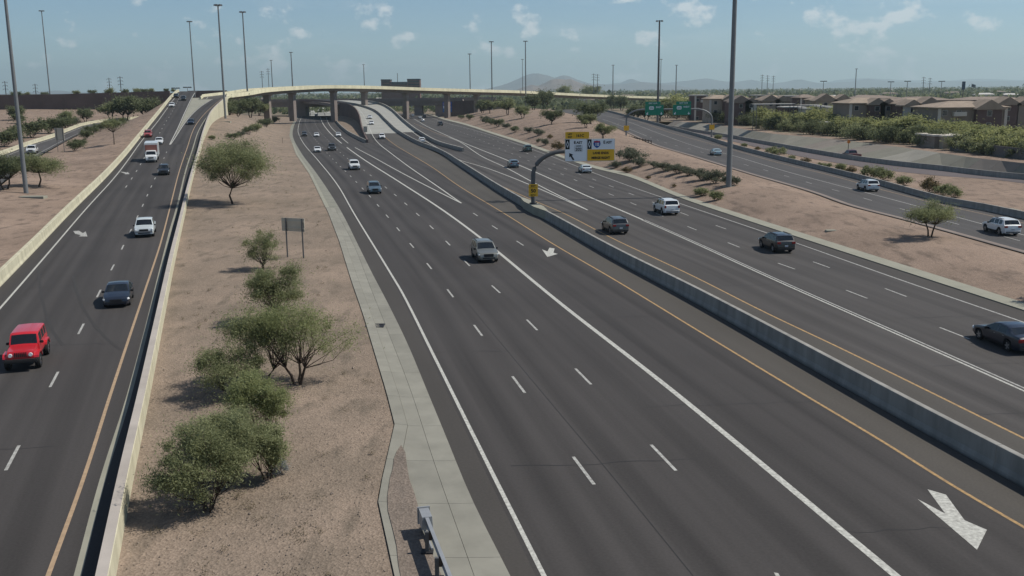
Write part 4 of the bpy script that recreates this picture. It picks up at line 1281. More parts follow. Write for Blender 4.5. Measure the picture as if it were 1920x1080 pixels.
ar = MB().prism([(-.10, -.5), (.10, -.5), (.10, .08), (.30, .08), (0, .52), (-.30, .08), (-.10, .08)], -.02, 0, 'y')
ao = ob("arrow", ar.me("arrow", m_sblack), pl, (x0 + .80, yf - .004, z0 + .58)); ao.rotation_euler = (0, R(-32), 0)
# interstate shield
def shield(parent, cx, cz, s, y, num, top_red=True):
    pts = [(0, -1), (.42, -.78), (.78, -.35), (.9, .1), (.78, .55), (.72, .8), (.38, .74), (0, .86), (-.38, .74), (-.72, .8), (-.78, .55), (-.9, .1), (-.78, -.35), (-.42, -.78)]
    o_ = ob("route_shield", MB().prism([(cx + a*s, cz + c*s) for a, c in pts], y, y + .012, 'y').me("route_shield", m_sblue), parent)
    tp = [(.80, .42), (.72, .76), (.38, .70), (0, .82), (-.38, .70), (-.72, .76), (-.80, .42)]
    ob("red_crown", MB().prism([(cx + a*s*.94, cz + c*s*.94) for a, c in tp], y - .008, y - .001, 'y').me("red_crown", m_sred), o_)
    lettering(num, s * 1.05, m_swhite, o_, cx, y - .015, cz - .14*s, .014)
shield(pr, xm + 1.26, z1 - .62, .50, yf - .014, "10")
lettering("E", .50, m_sblack, pr, xm + 2.18, yf - .02, z1 - .42, .016)
lettering("AST", .42, m_sblack, pr, xm + 2.76, yf - .02, z1 - .44, .014)
lettering("LANE ENDS", .40, m_sblack, pr, (xm + x1) / 2, yf - .03, z0 + .98, .016, .95)
lettering("MERGE RIGHT", .40, m_sblack, pr, (xm + x1) / 2, yf - .03, z0 + .38, .016, .92)
lettering("LEFT", .26, m_sblack, tb, x0 + .60, yf - .02, z1 + .62, .01)
lettering("EXIT", .26, m_sblack, tb, x0 + .60, yf - .02, z1 + .26, .01)
lettering("161C", .46, m_sblack, tb, x0 + 1.85, yf - .02, z1 + .42, .014)
sp5 = plate("speed_plate", sg, -.58, .58, mz(368), mz(345.5), -.36, .04, m_syel, .08)
plate("plate_border", sp5, -.54, .54, mz(352) - .02, mz(352) + .01, -.372, .012, m_sblack)
lettering("EXIT", .30, m_sblack, sp5, 0, -.38, mz(349), .01)
lettering("50", .62, m_sblack, sp5, 0, -.38, mz(358), .02)
lettering("M.P.H.", .24, m_sblack, sp5, 0, -.38, mz(365.5), .008)
# widened concrete plinth of the barrier under the mast
pp = MB()
tb_ = MC.t(b.y)
pls = [(-7.5, .17), (-3.2, .62), (3.2, .62), (7.5, .17)]
V = []
for u, w in pls:
    c0 = MC.p(b.y + u * tb_.y); n0 = MC.n(c0.y)
    for s in (-1, 1):
        q = c0 + n0 * s * w
        V += [(q.x, q.y, -.2), (q.x, q.y, 1.012)]
Fc = []
for j in range(3):
    q = j * 4
    Fc += [(q, q+4, q+5, q+1), (q+1, q+5, q+7, q+3), (q+3, q+7, q+6, q+2)]
Fc += [(0, 1, 3, 2), (12, 14, 15, 13)]
ob("sign_plinth", mesh("sign_plinth", V, Fc, m_conc_b), None, None, "pale concrete plinth bulging from the median barrier under the sign mast", "plinth")

# ------------------------------------------------------------------ green gantry
g0 = G(1174, 259, zf); g1 = G(1332, 262, zf)
Yg = g0.y
k = F_PX / math.hypot(Yg, H)
gx = lambda px: (px - 1174) / k
gz = lambda py: (259 - py) / k
gn = thing("sign_gantry", g0, "curved grey gantry holding two green signs over the right frontage road", "gantry")
pts = [(0, 0, 0), (0, 0, gz(225))]
for i in range(1, 9):
    a = R(90) * i / 8; pts.append((gx(1205) * (1 - math.cos(a)), 0, gz(225) + (gz(207) - gz(225)) * math.sin(a)))
xe = gx(1332)
for i in range(0, 9):
    a = R(90) * (1 - i / 8); pts.append((xe - (xe - gx(1300)) * (1 - math.cos(a)), 0, gz(225) + (gz(207) - gz(225)) * math.sin(a)))
pts.append((xe, 0, -0.6))
ob("frame", MB().tube(pts, .24, 10).me("frame", m_pole, True), gn)
for i, (a, c_, word) in enumerate(((1208, 1242, "EAST"), (1259, 1292.5, "WEST"))):
    s0 = thing("green_sign", (g0.x, g0.y - .40, g0.z), ("green overhead exit sign, left one of the pair on the gantry", "green overhead exit sign, right one of the pair on the gantry")[i], "road sign")
    plate("panel", s0, gx(a), gx(c_), gz(217.6), gz(199), 0, .06, m_sgreen, .2)
    plate("exit_tab", s0, gx(a) + (0 if i == 0 else .9), gx(c_) - (.9 if i == 0 else 0), gz(198.6), gz(193), 0, .06, m_sgreen, .15)
    lettering("EXIT 161A" if i == 0 else "EXIT 161B", .55, m_swhite, s0, (gx(a) + gx(c_)) / 2 + (-.45 if i == 0 else .45), -.02, gz(196), .008)
    plate("route_shield", s0, gx(a) + 1.15, gx(a) + 2.55, gz(207.6), gz(201.5), -.02, .02, m_swhite, .3)
    lettering("202", .75, m_sgreen, s0, gx(a) + 1.85, -.035, gz(204.8), .01)
    lettering(word, .70, m_swhite, s0, gx(a) + 3.95, -.02, gz(203.2), .01)
    for q in (.65, gx(c_) - gx(a) - .65):
        ob("arrow", MB().prism([(-.09, .4), (.09, .4), (.09, 0), (.36, 0), (0, -.4), (-.36, 0), (-.09, 0)], -.02, 0, 'y').me("arrow", m_swhite), s0, (gx(a) + q, 0, gz(214.6)), rot=(0, R(25 if q < 1 else 0), 0))
for px, lab in ((1174, "left"), (1332, "right")):
    ob("advisory_plate", MB().box(gx(px) - .75, gx(px) + .75, -.36, -.30, gz(245), gz(236)).me("advisory_plate", m_syel), gn)

# short guardrail by the gantry post
def guardrail(p0, p1, n, label, post_h=.75, mt=m_steel, pm=m_wood):
    p0, p1 = Vector(p0), Vector(p1)
    t = thing("guardrail", p0, label, "guardrail")
    d = p1 - p0
    post = MB().box(-.09, .09, -.12, .12, -.4, post_h).me("post", pm)
    for i in range(n): ob("post", post, t, d * (i / (n - 1)))
    nrm = Vector((d.y, -d.x, 0)).normalized()
    prof = [(0, .46), (.06, .50), (0, .56), (0, .62), (.06, .68), (0, .74), (-.012, .74), (.045, .68), (-.012, .62), (-.012, .56), (.045, .5), (-.012, .46)]
    ob("rail", sweep_path([nrm * .15 - d.normalized() * .4, nrm * .15 + d + d.normalized() * .4], [(u, w) for u, w in prof], mt, "rail"), t)
    return t
guardrail(G(1180, 260, zf), G(1221, 269, zf), 9, "short dark guardrail on posts at the foot of the gantry", .85, m_wood)

# crash guardrail and its box terminal in the foreground gutter
ga = G(810, 1034, 0.13); gb_ = G(851, 1142, 0.13)
gr = thing("guardrail", ga, "galvanised guardrail end with a square crash terminal at the bottom of the view", "guardrail")
d = (gb_ - ga); dn = d.normalized(); nr = Vector((dn.y, -dn.x, 0))
rp = [(.0, .42), (.075, .47), (.0, .55), (.0, .63), (.075, .71), (.0, .76), (-.02, .76), (.05, .71), (-.02, .63), (-.02, .55), (.05, .47), (-.02, .42)]
ob("rail", sweep_path([-dn * 1.1 - nr * .05, dn * 0.02 - nr * .05, d + dn * 3 - nr * .05], rp, m_steel, "rail"), gr)
ob("rail_top", sweep_path([-dn * 1.1 - nr * .02, d + dn * 3 - nr * .02], [(-.05, .755), (.07, .755), (.07, .785), (-.05, .785)], m_steel, "rail_top"), gr)
for i in range(3):
    q = dn * (0.02 + i * 1.9) + nr * .16
    ob("post", MB().box(-.065, .065, -.055, .055, -.3, .74).me("post", m_poled), gr, q)
    ob("block", MB().box(-.06, .06, -.09, .09, .45, .72).me("block", m_wood), gr, q - nr * .13)
    ob("ground_plate", MB().box(-.2, .2, -.16, .16, -.02, .06).me("ground_plate", m_dark), gr, q)
hd = ob("terminal_box", MB().box(-.19, .19, -.45, .40, .34, .80, .02).me("terminal_box", m_steel), gr, -dn * 1.35 + nr * -.02)
hd.rotation_euler.z = math.atan2(-dn.y, -dn.x) - math.pi / 2 + math.pi
ob("impact_plate", MB().box(-.22, .22, -.03, .03, .22, .84).me("impact_plate", m_steel), gr, -dn * 1.76 + nr * -.02).rotation_euler.z = math.atan2(-dn.y, -dn.x) - math.pi / 2
ob("strut", MB().tube([-dn * 1.9 + Vector((0, 0, .1)), Vector((0, 0, .08))], .05, 6).me("strut", m_steel), gr)

# ------------------------------------------------------------------ road signs seen from behind
def back_sign(base_l, base_r, pz, top, bot, label, mt=m_sback):
    a, b = G(*base_l, pz) if not callable(pz) else G(*base_l, pz), G(*base_r, pz)
    t = thing("road_sign", a, label, "road sign")
    k = F_PX / math.hypot(a.y, H)
    w = (b - a).length; h0 = (base_l[1] - bot) / k; h1 = (base_l[1] - top) / k
    for q in (0, w): ob("post", MB().tube([(q, 0, -.3), (q, 0, h1)], .07, 8).me("post", m_poled), t)
    ob("panel", MB().box(-.30 * w, 1.12 * w, .08, .13, h0, h1).me("panel", mt), t)
    for zz in (h0 + .3, h1 - .3): ob("stringer", MB().box(-.28 * w, 1.10 * w, .02, .078, zz - .05, zz + .05).me("stringer", m_sback), t)
    t.rotation_euler.z = math.atan2(b.y - a.y, b.x - a.x)
    return t
zA = lambda Y: 0.5
back_sign((539, 476), (569, 478), 0.4, 408, 433, "grey back of a road sign on two posts beside the pale gutter")
back_sign((109, 285), (121, 286), zq, 241, 263, "grey back of a road sign on two posts at far left above the ramp")
# small sign at the nose of the dirt wedge
p = HB0.off(-0.2).p(G(686, 262, zh).y + 6, 0.4)
t = thing("road_sign", (p.x, p.y, p.z), "small grey sign at the nose between highway and carpool ramp", "road sign")
ob("post", MB().tube([(0, 0, 0), (0, 0, 3.2)], .06, 8).me("post", m_poled), t)
ob("panel", MB().box(-.6, .6, -.1, -.06, 1.6, 3.4).me("panel", m_sback), t)
# blue sign on the abutment
p = AT(839, 212, 620)
t = thing("road_sign", (p.x, p.y, 0), "blue roadside sign board against the bridge abutment", "road sign")
for q in (-1.8, 1.8): ob("post", MB().tube([(q, 0, -1), (q, 0, 8)], .12, 8).me("post", m_poled), t)
ob("panel", MB().box(-2.9, 2.9, -.2, -.12, 2.2, 8.6).me("panel", m_sblue), t)
for i in range(3):
    for j in range(2):
        ob("logo_plate", MB().box(-2.5 + j * 2.7, -.2 + j * 2.7 - .2, -.24, -.205, 2.6 + i * 1.95, 4.2 + i * 1.95).me("logo_plate", m_swhite if j == 0 and i == 1 else mat("logo_%d%d" % (i, j), (.10 + .1 * i, .22, .36), .5)), t)

# ------------------------------------------------------------------ high-mast lights and poles
def mast(px, pyb, Y, zb, h, label, rb=.35, rt=.15, head='ring', name="light_mast", mt=None, cat="light pole"):
    x = XA(px, Y, zb)
    t = thing(name, (x, Y, zb), label, cat)
    ob("pole", MB().tube([(0, 0, -1.5), (0, 0, h * .5), (0, 0, h)], [rb, (rb + rt) / 2, rt], 14).me("pole", mt or m_pole, True), t)
    if head == 'ring':
        ob("crown_ring", MB().tube([(0, 0, h - .25), (0, 0, h + .1)], .45, 12).me("crown_ring", m_dark), t)
        lm = MB().box(-.32, .32, -.3, .3, -.35, .15, .06).me("luminaire", m_poled)
        for i in range(6):
            a = R(60 * i + 20)
            l_ = ob("luminaire", lm, t, (1.15 * math.cos(a), 1.15 * math.sin(a), h)); l_.rotation_euler.z = a
            ob("arm", MB().tube([(0, 0, 0), (.9 * math.cos(a), .9 * math.sin(a), .05)], .06, 6).me("arm", m_dark), t, (0, 0, h))
    elif head == 'tee':
        ob("crossarm", MB().box(-2.2, 2.2, -.12, .12, h - .05, h + .12).me("crossarm", m_dark), t)
        for q in (-1.6, -.6, .6, 1.6): ob("luminaire", MB().box(q - .42, q + .42, -.4, .4, h + .1, h + .45, .05).me("luminaire", m_dark), t)
    elif head == 'power':
        for zz, w in ((h - 1.2, 2.2), (h - 4.2, 2.2), (h - 7.2, 2.2)):
            ob("crossarm", MB().box(-w, w, -.15, .15, zz, zz + .3).me("crossarm", m_poled), t)
            for q in (-w, w): ob("insulator", MB().tube([(q, 0, zz - .8), (q, 0, zz)], .12, 6).me("insulator", m_dark), t)
    return t
def mast_px(px_t, py_t, px_b, py_b, Y, label, **kw):
    """pole whose foot is at the lower place and top at the upper place, standing at distance Y"""
    pb = AT(px_b, py_b, Y); pt = AT(px_t, py_t, Y)
    return mast(px_b, py_b, Y, pb.z, pt.z - pb.z, label, **kw)
pb = G(50, 367, lambda Y: 0.6); mast(50, 367, pb.y, .4, 40, "tall grey light mast standing on the dirt at far left")
pb = G(1366, 348, lambda Y: 1.5); mast(1366, 348, pb.y, 1.2, 40, "tallest light mast, on the dirt mound, cut off by the top of the view", rb=.40, rt=.26)
mast_px(409, 9, 423, 226, 352, "tall light mast with ring of lamps where the flyover begins", rb=.40, rt=.24)
mast_px(460, 22, 466, 205, 440, "light mast standing behind the start of the flyover", rb=.40, rt=.24)
mast_px(86, 20, 95, 190, 560, "thin light mast behind the brown wall, second from left", rb=.36, rt=.24, mt=None)
mast_px(359, 40, 365, 176, 520, "light mast at the crest of the ramp", rb=.36, rt=.24)
mast_px(546, 98, 550, 185, 800, "light mast rising behind the flyover over its left columns", rb=.6, rt=.36)
mast_px(509, 113, 512, 180, 1100, "small far light mast left of centre beyond the flyover", rb=.6, rt=.4)
mast_px(682, 121, 684, 180, 1150, "faint far light mast left of the hotel", rb=.55, rt=.38)
mast_px(880, 101, 882, 186, 760, "light mast right of the hotel, left of the tall pair", rb=.42, rt=.30)
mast_px(919, 78, 923, 205, 620, "light mast of the tall pair right of the hotel, left one", rb=.42, rt=.30)
mast_px(984, 77, 986, 200, 640, "light mast of the tall pair right of the hotel, right one", rb=.42, rt=.30)
mast_px(978, 111, 980, 180, 1050, "thin far mast just left of the tall right mast of the pair", rb=.36, rt=.246)
mast_px(1148, 122, 1149, 182, 1000, "light mast in front of the far blue mountains", rb=.55, rt=.4)
mast_px(1235, 39, 1233, 228, 395, "dark light mast with lamp ring rising behind the green signs", rb=.52, rt=.30, mt=m_poled)
mast_px(1238, 111, 1238, 190, 950, "thin far mast beside the dark mast behind the green signs", rb=.36, rt=.245)
mast_px(1267, 122, 1267, 185, 950, "light mast a little right of the green signs", rb=.55, rt=.4)
mast_px(1603, 129, 1603, 178, 1100, "tall thin mast above the apartment roofs", rb=.55, rt=.4)
for i, (px, py) in enumerate(((1543, 153), (1700, 153), (1764, 153), (1669, 154))):
    mast_px(px, py, px, 178, 620 + 15 * i, ("stadium-style twin-head lamp pole left of the thin mast", "twin-head lamp pole above the apartments, second from left", "twin-head lamp pole above the apartments, rightmost", "short twin-head lamp pole right of the thin mast")[i], rb=.22, rt=.16, head='tee', name="lamp_pole")
for i, (px, py, pb_, Y) in enumerate(((1112, 138, 172, 1200), (1119, 139, 172, 1230), (1427, 140, 176, 1300), (1437, 141, 176, 1330), (1448, 142, 176, 1360), (1729, 144, 176, 1200), (1741, 146, 176, 1230), (491, 133, 176, 1200), (503, 128, 176, 1300), (10, 152, 182, 900), (66, 157, 182, 950), (205, 146, 180, 1000), (226, 143, 180, 900))):
    mast_px(px, py, px + (1 if px > 600 else 2), pb_, Y, ("power pole left of the dark hill's right end", "power pole right of the dark hill", "power pole above apartment roofs, left of three", "power pole above apartment roofs, middle of three", "power pole above apartment roofs, right of three", "power pole over the right apartments, left of two", "power pole over the right apartments, right of two", "power pole beyond the flyover, left of two", "power pole beyond the flyover, right of two", "power pole at the far left edge", "power pole between the left masts", "power pole behind the brown wall, left of two", "power pole behind the brown wall, right of two")[i],
            rb=.42, rt=.3, head='power', name="power_pole", mt=m_poled, cat="power pole")
# street lamps at the crest of the ramp
for i, (px, py) in enumerate(((330, 166), (352, 164.5))):
    mast_px(px, py, px, 175, 500, ("small street lamp at the crest of the ramp, left", "small street lamp at the crest of the ramp, right")[i], rb=.12, rt=.1, head='tee', name="lamp_pole")
# sign with flags at far right
p = AT(1806, 170, 600)
t = thing("pylon_sign", (p.x, p.y, 1), "dark tall pylon sign beyond the apartments at right", "sign")
pt_, pl_ = AT(1806, 156, 600), AT(1806, 168, 600)
ob("post", MB().tube([(0, 0, 0), (0, 0, pl_.z)], .3, 8).me("post", m_poled), t)
ob("board", MB().box(-.9, .9, -.3, .3, pl_.z - 1, pt_.z).me("board", mat("pylon_board", (.05, .08, .12), .5)), t)
p = AT(1821, 170, 600)
t = thing("flagpole", (p.x, p.y, 1), "flag flying on a pole beside the pylon sign at right", "flag")
ft = AT(1821, 160, 600)
ob("pole", MB().tube([(0, 0, 0), (0, 0, ft.z)], .1, 8).me("pole", m_poled), t)
fv = []
for i in range(7):
    fv += [(i * .42, .15 * math.sin(i * 1.3), ft.z - .1 - .1 * i), (i * .42, .15 * math.sin(i * 1.3 + .5), ft.z - 1.9 - .14 * i)]
ob("flag", mesh("flag", fv, [(2*i, 2*i+1, 2*i+3, 2*i+2) for i in range(6)], mat("flag_cloth", (.12, .16, .18), .8), True), t)

# ------------------------------------------------------------------ terrain heights for planting
def zt_A(x, Y):
    a, b = AL.p(Y), L1z.p(Y); t = min(1, max(0, (x - a.x) / (b.x - a.x)))
    return b.z + (a.z - b.z) * sm(1 - t) + 4 * t * (1 - t) * wob(Vector((x, Y, 0)), 0.28)
def zt_B(x, Y):
    a, b = G2.p(Y), F0.p(Y); t = min(1, max(0, (x - a.x) / (b.x - a.x)))
    return mound(t, Y, 0.07, b.z, 0) + 4 * t * (1 - t) * wob(Vector((x, Y, 0)), 0.35, 0.12)
def zt_C(x, Y):
    a, b = FB.p(Y), P0.p(Y); t = min(1, max(0, (x - a.x) / (b.x - a.x)))
    return a.z + (0.02 - a.z) * t
def zt_D(x, Y):
    a, b = QR.p(Y), RBL.p(Y)
    if x < QB.x(Y): return zq(Y)
    t = min(1, max(0, (x - a.x) / (b.x - a.x)))
    return a.z + (b.z - a.z) * sm(t)
def zt_P(x, Y): return 2.3 if x < PS.x(Y) + 8 else 1.9
TER = dict(A=zt_A, B=zt_B, C=zt_C, D=zt_D, P=zt_P)
def stand(px, py, ter):
    z = 0.5
    for _ in range(12):
        p = G(px, py, z); z = 0.5 * z + 0.5 * TER[ter](p.x, p.y)
    p = G(px, py, z)
    p.z = z
    return p

# ------------------------------------------------------------------ plants
lf_olive = leafmat("leaf_olive", (0.13, 0.146, 0.070), (0.225, 0.245, 0.122), (0.33, 0.348, 0.19))
lf_bright = leafmat("leaf_bright", (0.135, 0.158, 0.064), (0.235, 0.26, 0.115), (0.33, 0.35, 0.18))
lf_dark = leafmat("leaf_dark", (0.072, 0.088, 0.044), (0.132, 0.152, 0.078), (0.20, 0.22, 0.125))
lf_sage = leafmat("leaf_sage", (0.070, 0.080, 0.055), (0.125, 0.135, 0.09), (0.18, 0.19, 0.135))
lf_dry = leafmat("leaf_dry", (0.09, 0.065, 0.032), (0.15, 0.115, 0.055), (0.20, 0.165, 0.085))
lf_pv = leafmat("leaf_palo_verde", (0.175, 0.19, 0.078), (0.28, 0.295, 0.125), (0.36, 0.37, 0.17))
m_bark = mat("bark", (0.075, 0.055, 0.042), 0.95, var=0.4, scale=4)

def leaves(centres, size, rn, asp=0.42, rnd=None, flat_=0.0):
    n = len(centres)
    nn = rn.normal(size=(n, 3)) * .75 + np.array([.25, 0, .75]); nn /= np.linalg.norm(nn, axis=1, keepdims=True)   # leaves lie turned to the light
    a = rn.normal(size=(n, 3)); a -= nn * (a * nn).sum(1, keepdims=True); a /= np.linalg.norm(a, axis=1, keepdims=True)
    b = np.cross(nn, a)
    s = size * rn.uniform(.6, 1.35, size=(n, 1))
    a = a * s; b = b * s * asp
    V = np.stack([centres - a, centres + b * .9 - a * .1, centres + a, centres - b * .9 - a * .1], 1).reshape(-1, 3)
    return V, rnd

def leaf_mesh(name, V, rnd, mt):
    n = len(V) // 4
    me = bpy.data.meshes.new(name)
    me.vertices.add(len(V)); me.vertices.foreach_set("co", V.astype(np.float32).ravel())
    me.loops.add(4 * n); me.loops.foreach_set("vertex_index", np.arange(4 * n, dtype=np.int32))
    me.polygons.add(n); me.polygons.foreach_set("loop_start", np.arange(0, 4 * n, 4, dtype=np.int32)); me.polygons.foreach_set("loop_total", np.full(n, 4, np.int32))
    at = me.attributes.new("rnd", 'FLOAT', 'POINT'); at.data.foreach_set("value", np.repeat(rnd, 4).astype(np.float32))
    me.materials.append(mt)
    me.update(calc_edges=True)
    return me

def tree_me(seed, h, w, th, tips, nleaf, leaf, mt, stems=1, sig=0.15, asp=.42, skew=(0, 0), lean=0.0, br=.05, squash=1.0):
    rn = np.random.default_rng(seed)
    ch = h - th
    # a handful of lobes of unequal size make the crown; the gaps between them stay open
    nl = int(rn.integers(6, 10))
    lobes = []
    for i in range(nl):
        a = 2 * math.pi * (i + rn.uniform(-.35, .35)) / nl * 1.0 + seed
        rr_ = w / 2 * (rn.uniform(.34, .78) if i else 0.05)
        zz = th + ch * (rn.uniform(.30, .66) if i else .62)
        lobes.append((np.array([rr_ * math.cos(a) + skew[0] * rn.uniform(.2, 1), rr_ * math.sin(a) * squash + skew[1], zz]), w * rn.uniform(.13, .25), ch * rn.uniform(.16, .33)))
    P = []
    for k in range(tips):
        c, rw_, rz_ = lobes[k % nl]
        q = rn.normal(size=3); q /= np.linalg.norm(q); q *= rn.uniform(.25, 1.0) ** .5
        P.append(c + q * np.array([rw_, rw_, rz_]))
    P = np.array(P); P[:, 2] = np.clip(P[:, 2], th * .55 + .05, h * .97)
    mb = MB()
    forks = []
    for s in range(stems):
        a = 2 * math.pi * s / max(1, stems) + seed
        o = Vector((math.cos(a), math.sin(a), 0)) * (br * 1.8 if stems > 1 else 0)
        f = Vector((math.cos(a) * w * .10 * (stems > 1) + lean * .5, math.sin(a) * w * .10 * (stems > 1), th * (.95 if stems == 1 else .8) + .05))
        mid = o.lerp(f, .5) + Vector((rn.normal() * .03 * h + lean * .5, rn.normal() * .03 * h, 0))
        mb.tube([o - Vector((0, 0, .25)), mid, f], [br * 1.25, br, br * .8], 7)
        forks.append((f, br * .75))
    for p in P[:min(len(P), 46)]:
        p = Vector(p)
        f, r0 = min(forks, key=lambda q: (q[0] - p).length)
        m1 = f.lerp(p, .5) + Vector((rn.normal() * .05 * w, rn.normal() * .05 * w, -.04 * h))
        mb.tube([f, m1, p], [r0 * .55, r0 * .32, r0 * .10], 5, cap=False)
    trunk = mb.me("trunk", m_bark, True)
    idx = rn.integers(0, len(P), nleaf)
    sg = sig * .82 * w * rn.uniform(.40, 1.05, size=len(P))
    # most leaves sit in clumps; a tenth trail off along twigs
    far = np.where(rn.uniform(size=nleaf) < .20, 2.0, 1.0)
    off = rn.normal(size=(nleaf, 3)) * (sg[idx] * far)[:, None] * np.array([1, 1, .75])
    C = P[idx] + off
    ok = C[:, 2] > .05 * h + .04
    C = C[ok]; idx = idx[ok]; k = len(C)
    cl = rn.uniform(0, 1, len(P))[idx]
    rnd = np.clip(.55 * cl + .45 * rn.uniform(0, 1, k), 0, 1)
    V, rnd = leaves(C, leaf, rn, asp, rnd)
    return trunk, leaf_mesh("crown", V, rnd, mt)

def plant(name, meshes, p, label, cat, s=1.0, rot=None, group=None, sz=None):
    t = thing(name, p, label, cat, group)
    t.rotation_euler.z = random.uniform(0, 6.28) if rot is None else rot
    t.scale = (s, s, sz or s)
    ob("trunk" if cat == "tree" else "stems", meshes[0], t); ob("crown" if cat == "tree" else "foliage", meshes[1], t)
    return t

def near_tree(px, py, hpx, wpx, ter, seed, thf, tips, nleaf, leaf, mt, label, name="desert_tree", cat="tree", **kw):
    p = stand(px, py, ter)
    dist = math.hypot(p.y, H - p.z); k = F_PX / dist; th = math.atan2(H - p.z, p.y)
    w = wpx / k; h = max(.5 * w * .8, (hpx - .42 * wpx * math.sin(th)) / (k * math.cos(th)))
    me = tree_me(seed, h, w, h * thf, int(tips * 1.5), int(nleaf * 1.9), leaf * 1.2, mt, **dict(dict(asp=.26), **kw))
    return plant(name, me, p, label, cat, rot=0.0)

near_tree(437, 382, 142, 146, 'A', 3, .22, 84, 17000, .12, lf_olive, "spreading olive tree with a single dark trunk on the dirt slope beyond the sign back", br=.13, sig=.085)
near_tree(494, 505, 86, 74, 'A', 5, .12, 26, 4500, .07, lf_olive, "small bushy tree just left of the sign back", br=.06, sig=.11, stems=2)
near_tree(518, 600, 128, 116, 'A', 8, .16, 34, 8500, .075, lf_olive, "round green tree below the small bushy tree, with a thin side branch", br=.07, sig=.10, stems=2)
near_tree(558, 719, 192, 204, 'A', 12, .22, 46, 9500, .055, lf_bright, "large airy tree with forked trunk and feathery twigs on its right", br=.075, sig=.09, stems=3, asp=.25, skew=(.35, 0))
near_tree(500, 716, 168, 140, 'A', 13, .16, 40, 11000, .06, lf_olive, "dense green crown against the left side of the large airy tree", br=.06, sig=.10, stems=2)
near_tree(432, 742, 116, 116, 'A', 14, .12, 30, 8500, .055, lf_olive, "low rounded bush left of the large airy tree", "desert_bush", "bush", br=.04, sig=.11, stems=3)
near_tree(490, 840, 168, 122, 'A', 15, .12, 36, 12000, .05, lf_bright, "bright green bush below the airy tree", "desert_bush", "bush", br=.04, sig=.10, stems=3)
near_tree(502, 897, 122, 108, 'A', 16, .12, 30, 9000, .05, lf_olive, "green bush with pale dead twigs at its foot near the gutter", "desert_bush", "bush", br=.04, sig=.10, stems=3)
near_tree(432, 902, 160, 126, 'A', 17, .12, 34, 11000, .05, lf_olive, "bush in the middle of the nearest green clump", "desert_bush", "bush", br=.04, sig=.10, stems=3)
near_tree(390, 955, 194, 178, 'A', 18, .12, 52, 18000, .05, lf_olive, "largest and nearest tree of the green clump by the cream barrier", br=.055, sig=.09, stems=4)
near_tree(527, 886, 30, 34, 'A', 19, .05, 12, 1300, .035, leafmat("leaf_silver", (.16, .17, .16), (.28, .30, .29), (.42, .44, .43)), "small silvery brittlebush at the foot of the green bush", "desert_bush", "bush", br=.015, sig=.14, stems=3)
near_tree(1743, 444, 74, 96, 'B', 21, .42, 34, 6500, .085, lf_olive, "lone small tree with forked trunk on the right dirt slope", br=.075, sig=.085, stems=2)
near_tree(1990, 552, 70, 90, 'B', 22, .4, 30, 4000, .08, lf_olive, "tree just outside the right edge, only its shadow reaching in", br=.07, sig=.09, stems=2)
near_tree(10, 355, 70, 96, 'D', 23, .34, 34, 5500, .15, lf_dark, "dark tree with forked trunk at the left edge beside the light mast", br=.13, sig=.09, stems=2)
near_tree(72, 350, 66, 92, 'D', 24, .42, 34, 5500, .14, lf_olive, "tree with a crooked trunk right of the far left light mast", br=.12, sig=.09, lean=.6)
near_tree(214, 271, 52, 44, 'D', 25, .45, 22, 2600, .16, lf_olive, "slender tree beside the left ramp barrier", br=.10, sig=.11)

_u = "first second third fourth fifth sixth seventh eighth ninth tenth eleventh twelfth thirteenth fourteenth fifteenth sixteenth seventeenth eighteenth nineteenth".split()
ORD = _u + [x for a, b in (("twentieth", "twenty"), ("thirtieth", "thirty"), ("fortieth", "forty"), ("fiftieth", "fifty")) for x in [a] + ["%s-%s" % (b, q) for q in _u[:9]]]

BUSH = [tree_me(40 + i, 1.0, 1.25, .06, 26, 2600, .06, (lf_olive, lf_sage, lf_dark, lf_dry, lf_sage, lf_olive)[i], stems=4, br=.02, sig=.13) for i in range(6)]
def bushes(rows, ter, what, group, kinds):
    for i, (px, py, wpx) in enumerate(rows):
        p = stand(px, py, ter); k = F_PX / math.hypot(p.y, H)
        kd = kinds[i % len(kinds)]; adj = ("olive", "grey-green", "dark green", "dry brown", "sage", "green")[kd]
        s = wpx / k / 1.15
        plant("desert_bush", BUSH[kd], p, "%s shrub %s, %s" % (adj, what, ORD[i] + " from its far end"), "bush", s, group=group, sz=s * random.uniform(.7, .95))
bushes([(513,232,18),(499,238,24),(480,246,22),(466,252,22),(437,262,22),(452,256,14),(397,262,14),(392,283,9)], 'A', "on the dirt beside the left ramp", "shrubs on the ramp slope", (2, 2, 0, 2, 2, 4, 0, 3))
bushes([(865,223,11),(880,225,14),(911,231,18),(921,234,16),(933,238,20),(949,240,15),(966,248,18),(991,249,16),(1009,254,20),(1031,260,12),(1009,267,10),(1022,272,17),(1046,281,22),
        (1182,302,42),(1200,312,24),(1154,315,18),(1175,324,17),(1227,315,18),(1247,321,28),(1270,326,30),(1290,329,26),(1215,335,9),(1315,338,34),(1340,344,34),(1368,348,32),(1264,351,9),(1315,367,28),(1342,376,26)], 'B',
       "on the dirt right of the highway", "shrubs on the right dirt strip", (2, 2, 4, 2, 2, 4, 2, 4, 1, 3, 4, 4, 3, 1, 1, 1, 3, 1, 1, 1, 1, 3, 1, 1, 1, 3, 0, 0))
bushes([(1345,262,16),(1420,282,12),(1447,288,22),(1460,292,26),(1485,301,14),(1511,306,17),(1540,313,15),(1552,317,15),(1575,321,22),(1595,325,20),(1632,335,34),(1655,338,34),(1695,347,30),(1743,361,36),(1768,366,30),(1787,370,30),(1395,276,12)], 'C',
       "between the two right-hand roads", "shrubs between the right roads", (0, 3, 5, 5, 0, 3, 5, 5))
